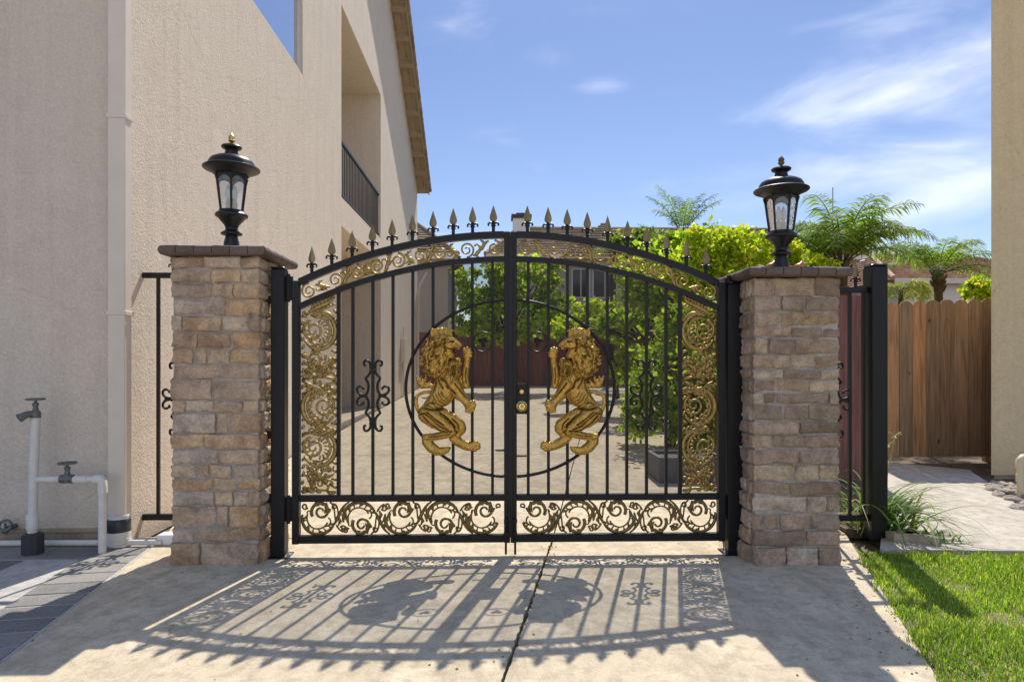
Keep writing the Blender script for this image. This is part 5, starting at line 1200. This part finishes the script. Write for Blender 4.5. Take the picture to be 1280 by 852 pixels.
tp=P(1173,342,17); palm((tp.x,17,gz(17)),tp,[(PI*.92,1.0,1.0),(PI*1.05,.7,1.0),(PI*.8,1.25,.95),(.1,.95,1.1),(-.2,.45,1.2),(.4,1.2,1.0),(1.3,1.3,.9),(-1.4,1.1,.9),(PI*.6,1.0,.9),(PI*1.3,.5,.9),(-.7,.8,.95),(.05,.35,1.15),(1.9,1.1,.9),(-1.9,1.35,.8),(PI,1.3,.9),(0,1.35,.9),(2.4,1.2,.95),(-2.6,1.1,.9),(.8,1.0,1)],1.75,50,.42,PALM,'young palm with ringed trunk above the cedar fence',42,.13,droop=.10,skirt=14)
tp=P(853,290,23); palm((tp.x,23,gz(23)),tp,[(PI*.9,1.15,1.0),(PI*1.1,1.3,1.05),(PI*.7,1.0,.9),(.15,1.15,1.05),(-.15,1.0,.95),(.5,1.3,1.0),(PI/2,1.45,.9),(-PI/2,1.2,.7),(PI*.95,.2,.55),(0,.25,.55),(-1,-.2,.5),(-2,-.2,.5),(-1.5,-.5,.5)],1.9,46,.46,PALM,'tall thin palm with raised fronds above the far roof',43,.16,droop=.045,skirt=6)
tp=P(1126,362,11.2); palm((tp.x,11.2,gz(11)),tp,[(PI*.95,.8,.9),(0.1,.75,1.0),(-.5,.6,1.0),(.6,.9,.9),(-1.2,.5,1),(-1.8,.6,.9),(1.6,1.1,.8),(-2.5,.7,.9),(-.9,1.1,.8)],.62,34,.27,PALMY,'low yellow green palm peeping over the fence beside the lawn post',44,.05,droop=.2)
tp=P(770,315,27.5); palm((tp.x,28.2,gz(28)),Vector((tp.x,28.2,tp.z)),fr(12,.6,1.4,8),1.5,36,.4,PALM,'distant small palm in front of the brown roof',45,.14,droop=.14)

# ------------------------------------------------------------------ far houses
def tiles_on(mb, A,B,C,D, nrow, ncol):      # roof slope from eave A-B up to ridge D-C, courses of stepped tiles
    A,B,C,D=map(Vector,(A,B,C,D)); nn=(B-A).cross(D-A).normalized(); 
    if nn.z<0: nn=-nn
    for j in range(nrow):
        t0,t1=j/nrow,(j+1)/nrow; l0,l1=A.lerp(D,t0),A.lerp(D,t1); r0,r1=B.lerp(C,t0),B.lerp(C,t1)
        m=max(1,int(ncol*((r0-l0).length/max((B-A).length,.01))))
        for i in range(m):
            a=l0.lerp(r0,i/m)+nn*.10; b_=l0.lerp(r0,(i+.96)/m)+nn*.10; c=l1.lerp(r1,(i+.96)/m)+nn*.02; e=l1.lerp(r1,i/m)+nn*.02; lo=-nn*.10
            mb.add([a,b_,c,e,a+lo,b_+lo],[(0,1,2,3),(4,5,1,0)])
def far_house(name_label, x0,x1,y0,y1,ze,zr,wall,tile,hipL,hipR,wins,ncol,nrow=14,oh=.5,cat='house'):
    t=thing('house',((x0+x1)/2,(y0+y1)/2,0),name_label,cat)
    mb=MB(); mb.box(x0,x1,y0,y1,-.06,ze); mb.build('wall',wall,t)
    X0,X1,Y0,Y1=x0-oh,x1+oh,y0-oh,y1+oh; ym=(Y0+Y1)/2; RL,RR=X0+hipL,X1-hipR
    mb=MB(); a=(X0,Y0,ze);b=(X1,Y0,ze);c=(RR,ym,zr);d=(RL,ym,zr);e=(X0,Y1,ze);f=(X1,Y1,ze)
    mb.add([a,b,c,d,e,f],[(0,1,2,3),(5,4,3,2),(4,0,3),(1,5,2),(0,4,5,1)]); roof=mb.build('roof',SOFFIT,t)
    mb=MB(); tiles_on(mb,a,b,c,d,nrow,ncol)
    if hipL>.1: tiles_on(mb,e,a,d,d,nrow,max(6,int(ncol*.4)))
    if hipR>.1: tiles_on(mb,b,f,c,c,nrow,max(6,int(ncol*.4)))
    mb.build('roof_tiles',tile,roof)
    mb=MB(); mb.tube([Vector(d)+Vector((0,0,.06)),Vector(c)+Vector((0,0,.06))],.13,8); mb.tube([Vector(a)+Vector((0,0,.1)),Vector(d)+Vector((0,0,.06))],.12,8); mb.tube([Vector(b)+Vector((0,0,.1)),Vector(c)+Vector((0,0,.06))],.12,8); mb.build('ridge_tiles',tile,roof)
    mb=MB(); mb.box(X0+.02,X1-.02,Y0-.05,Y0-.002,ze-.16,ze+.07); mb.build('fascia',TRIM,roof)
    for (wx0,wx1,wz0,wz1) in wins:
        mb=MB(); mb.box(wx0-.08,wx1+.08,y0-.06,y0-.003,wz0-.08,wz0); mb.box(wx0-.08,wx1+.08,y0-.06,y0-.003,wz1,wz1+.08); mb.box(wx0-.08,wx0,y0-.06,y0-.003,wz0+.001,wz1-.001); mb.box(wx1,wx1+.08,y0-.06,y0-.003,wz0+.001,wz1-.001); mb.box((wx0+wx1)/2-.03,(wx0+wx1)/2+.03,y0-.05,y0-.003,wz0+.001,wz1-.001); w_=mb.build('window',PVC,t)
        mb=MB(); mb.box(wx0+.001,wx1-.001,y0-.03,y0-.004,wz0+.001,wz1-.001); mb.build('pane',DGLASS,w_)
    return t,(X0,X1,Y0,Y1,RL,RR,ym)
YH=36.
def hx(px,Y=YH): return P(px,450,Y).x
def hz(py,Y=YH): return P(700,py,Y).z
fh,info=far_house('brown tile roofed house with chimney beyond the far fence',hx(618),hx(1075),YH,YH+9,hz(321),hz(287,YH+4.5),WALLB,TILE_B,2.0,4.0,[(hx(716),hx(736),hz(371),hz(337)),(hx(742),hx(770),hz(371),hz(337)),(hx(830),hx(860),hz(371),hz(337))],90,16)
ch=P(651,280,YH+4); zr=hz(268,YH+4)
mb=MB(); mb.box(hx(641,YH+4),hx(662,YH+4),YH+3.5,YH+4.4,7,zr-.35); c=mb.build('chimney',WALLW,fh)
mb=MB(); mb.box(hx(641,YH+4)-.1,hx(662,YH+4)+.1,YH+3.4,YH+4.5,zr-.348,zr-.12); mb.box(hx(645,YH+4),hx(658,YH+4),YH+3.6,YH+4.3,zr-.118,zr); mb.build('chimney_cap',DARKC,c)
mb=MB(); x=hx(1041,YH+4.5); z0=hz(287,YH+4.5); mb.tube([(x,YH+4.5,z0-.3),(x,YH+4.5,hz(232,YH+4.5))],.03,6); mb.tube([(x-.3,YH+4.5,z0+1.2),(x+.3,YH+4.5,z0+1.2)],.015,5); mb.build('antenna',GREYM,fh)
# cross gable
xa_,xb_=hx(728,YH-1),hx(790,YH-1)
mb=MB(); zt=hz(281.5,YH+2); xm=hx(758,YH); zl=hz(318,YH-1)
A=(hx(705),YH-.7,zl);B_=(hx(812),YH-.7,zl);Rg=(xm,YH+1.2,zt);Rb=(xm,YH+4.6,zt)
mb.add([A,B_,Rg,Rb,(A[0],YH+4.6,zl),(B_[0],YH+4.6,zl)],[(0,1,2),(1,5,3,2),(4,0,2,3)]); gb=mb.build('cross_roof',SOFFIT,fh)
mb=MB(); tiles_on(mb,A,B_,Rg,Rg,14,22); mb.build('cross_roof_tiles',TILE_B,gb)
far_house('brown hip roofed house far left behind the gate arch',hx(455,31),hx(560,31),31,38,hz(322,31),hz(279,34.5),WALLB,TILE_B,1.0,2.6,[],26,14)
far_house('white house with terracotta tile roof over the cedar fence',hx(1122,30),hx(1330,30),30,38,hz(350,30),hz(319,34),WALLW,TILE_R,1.6,2.5,[],60,14)
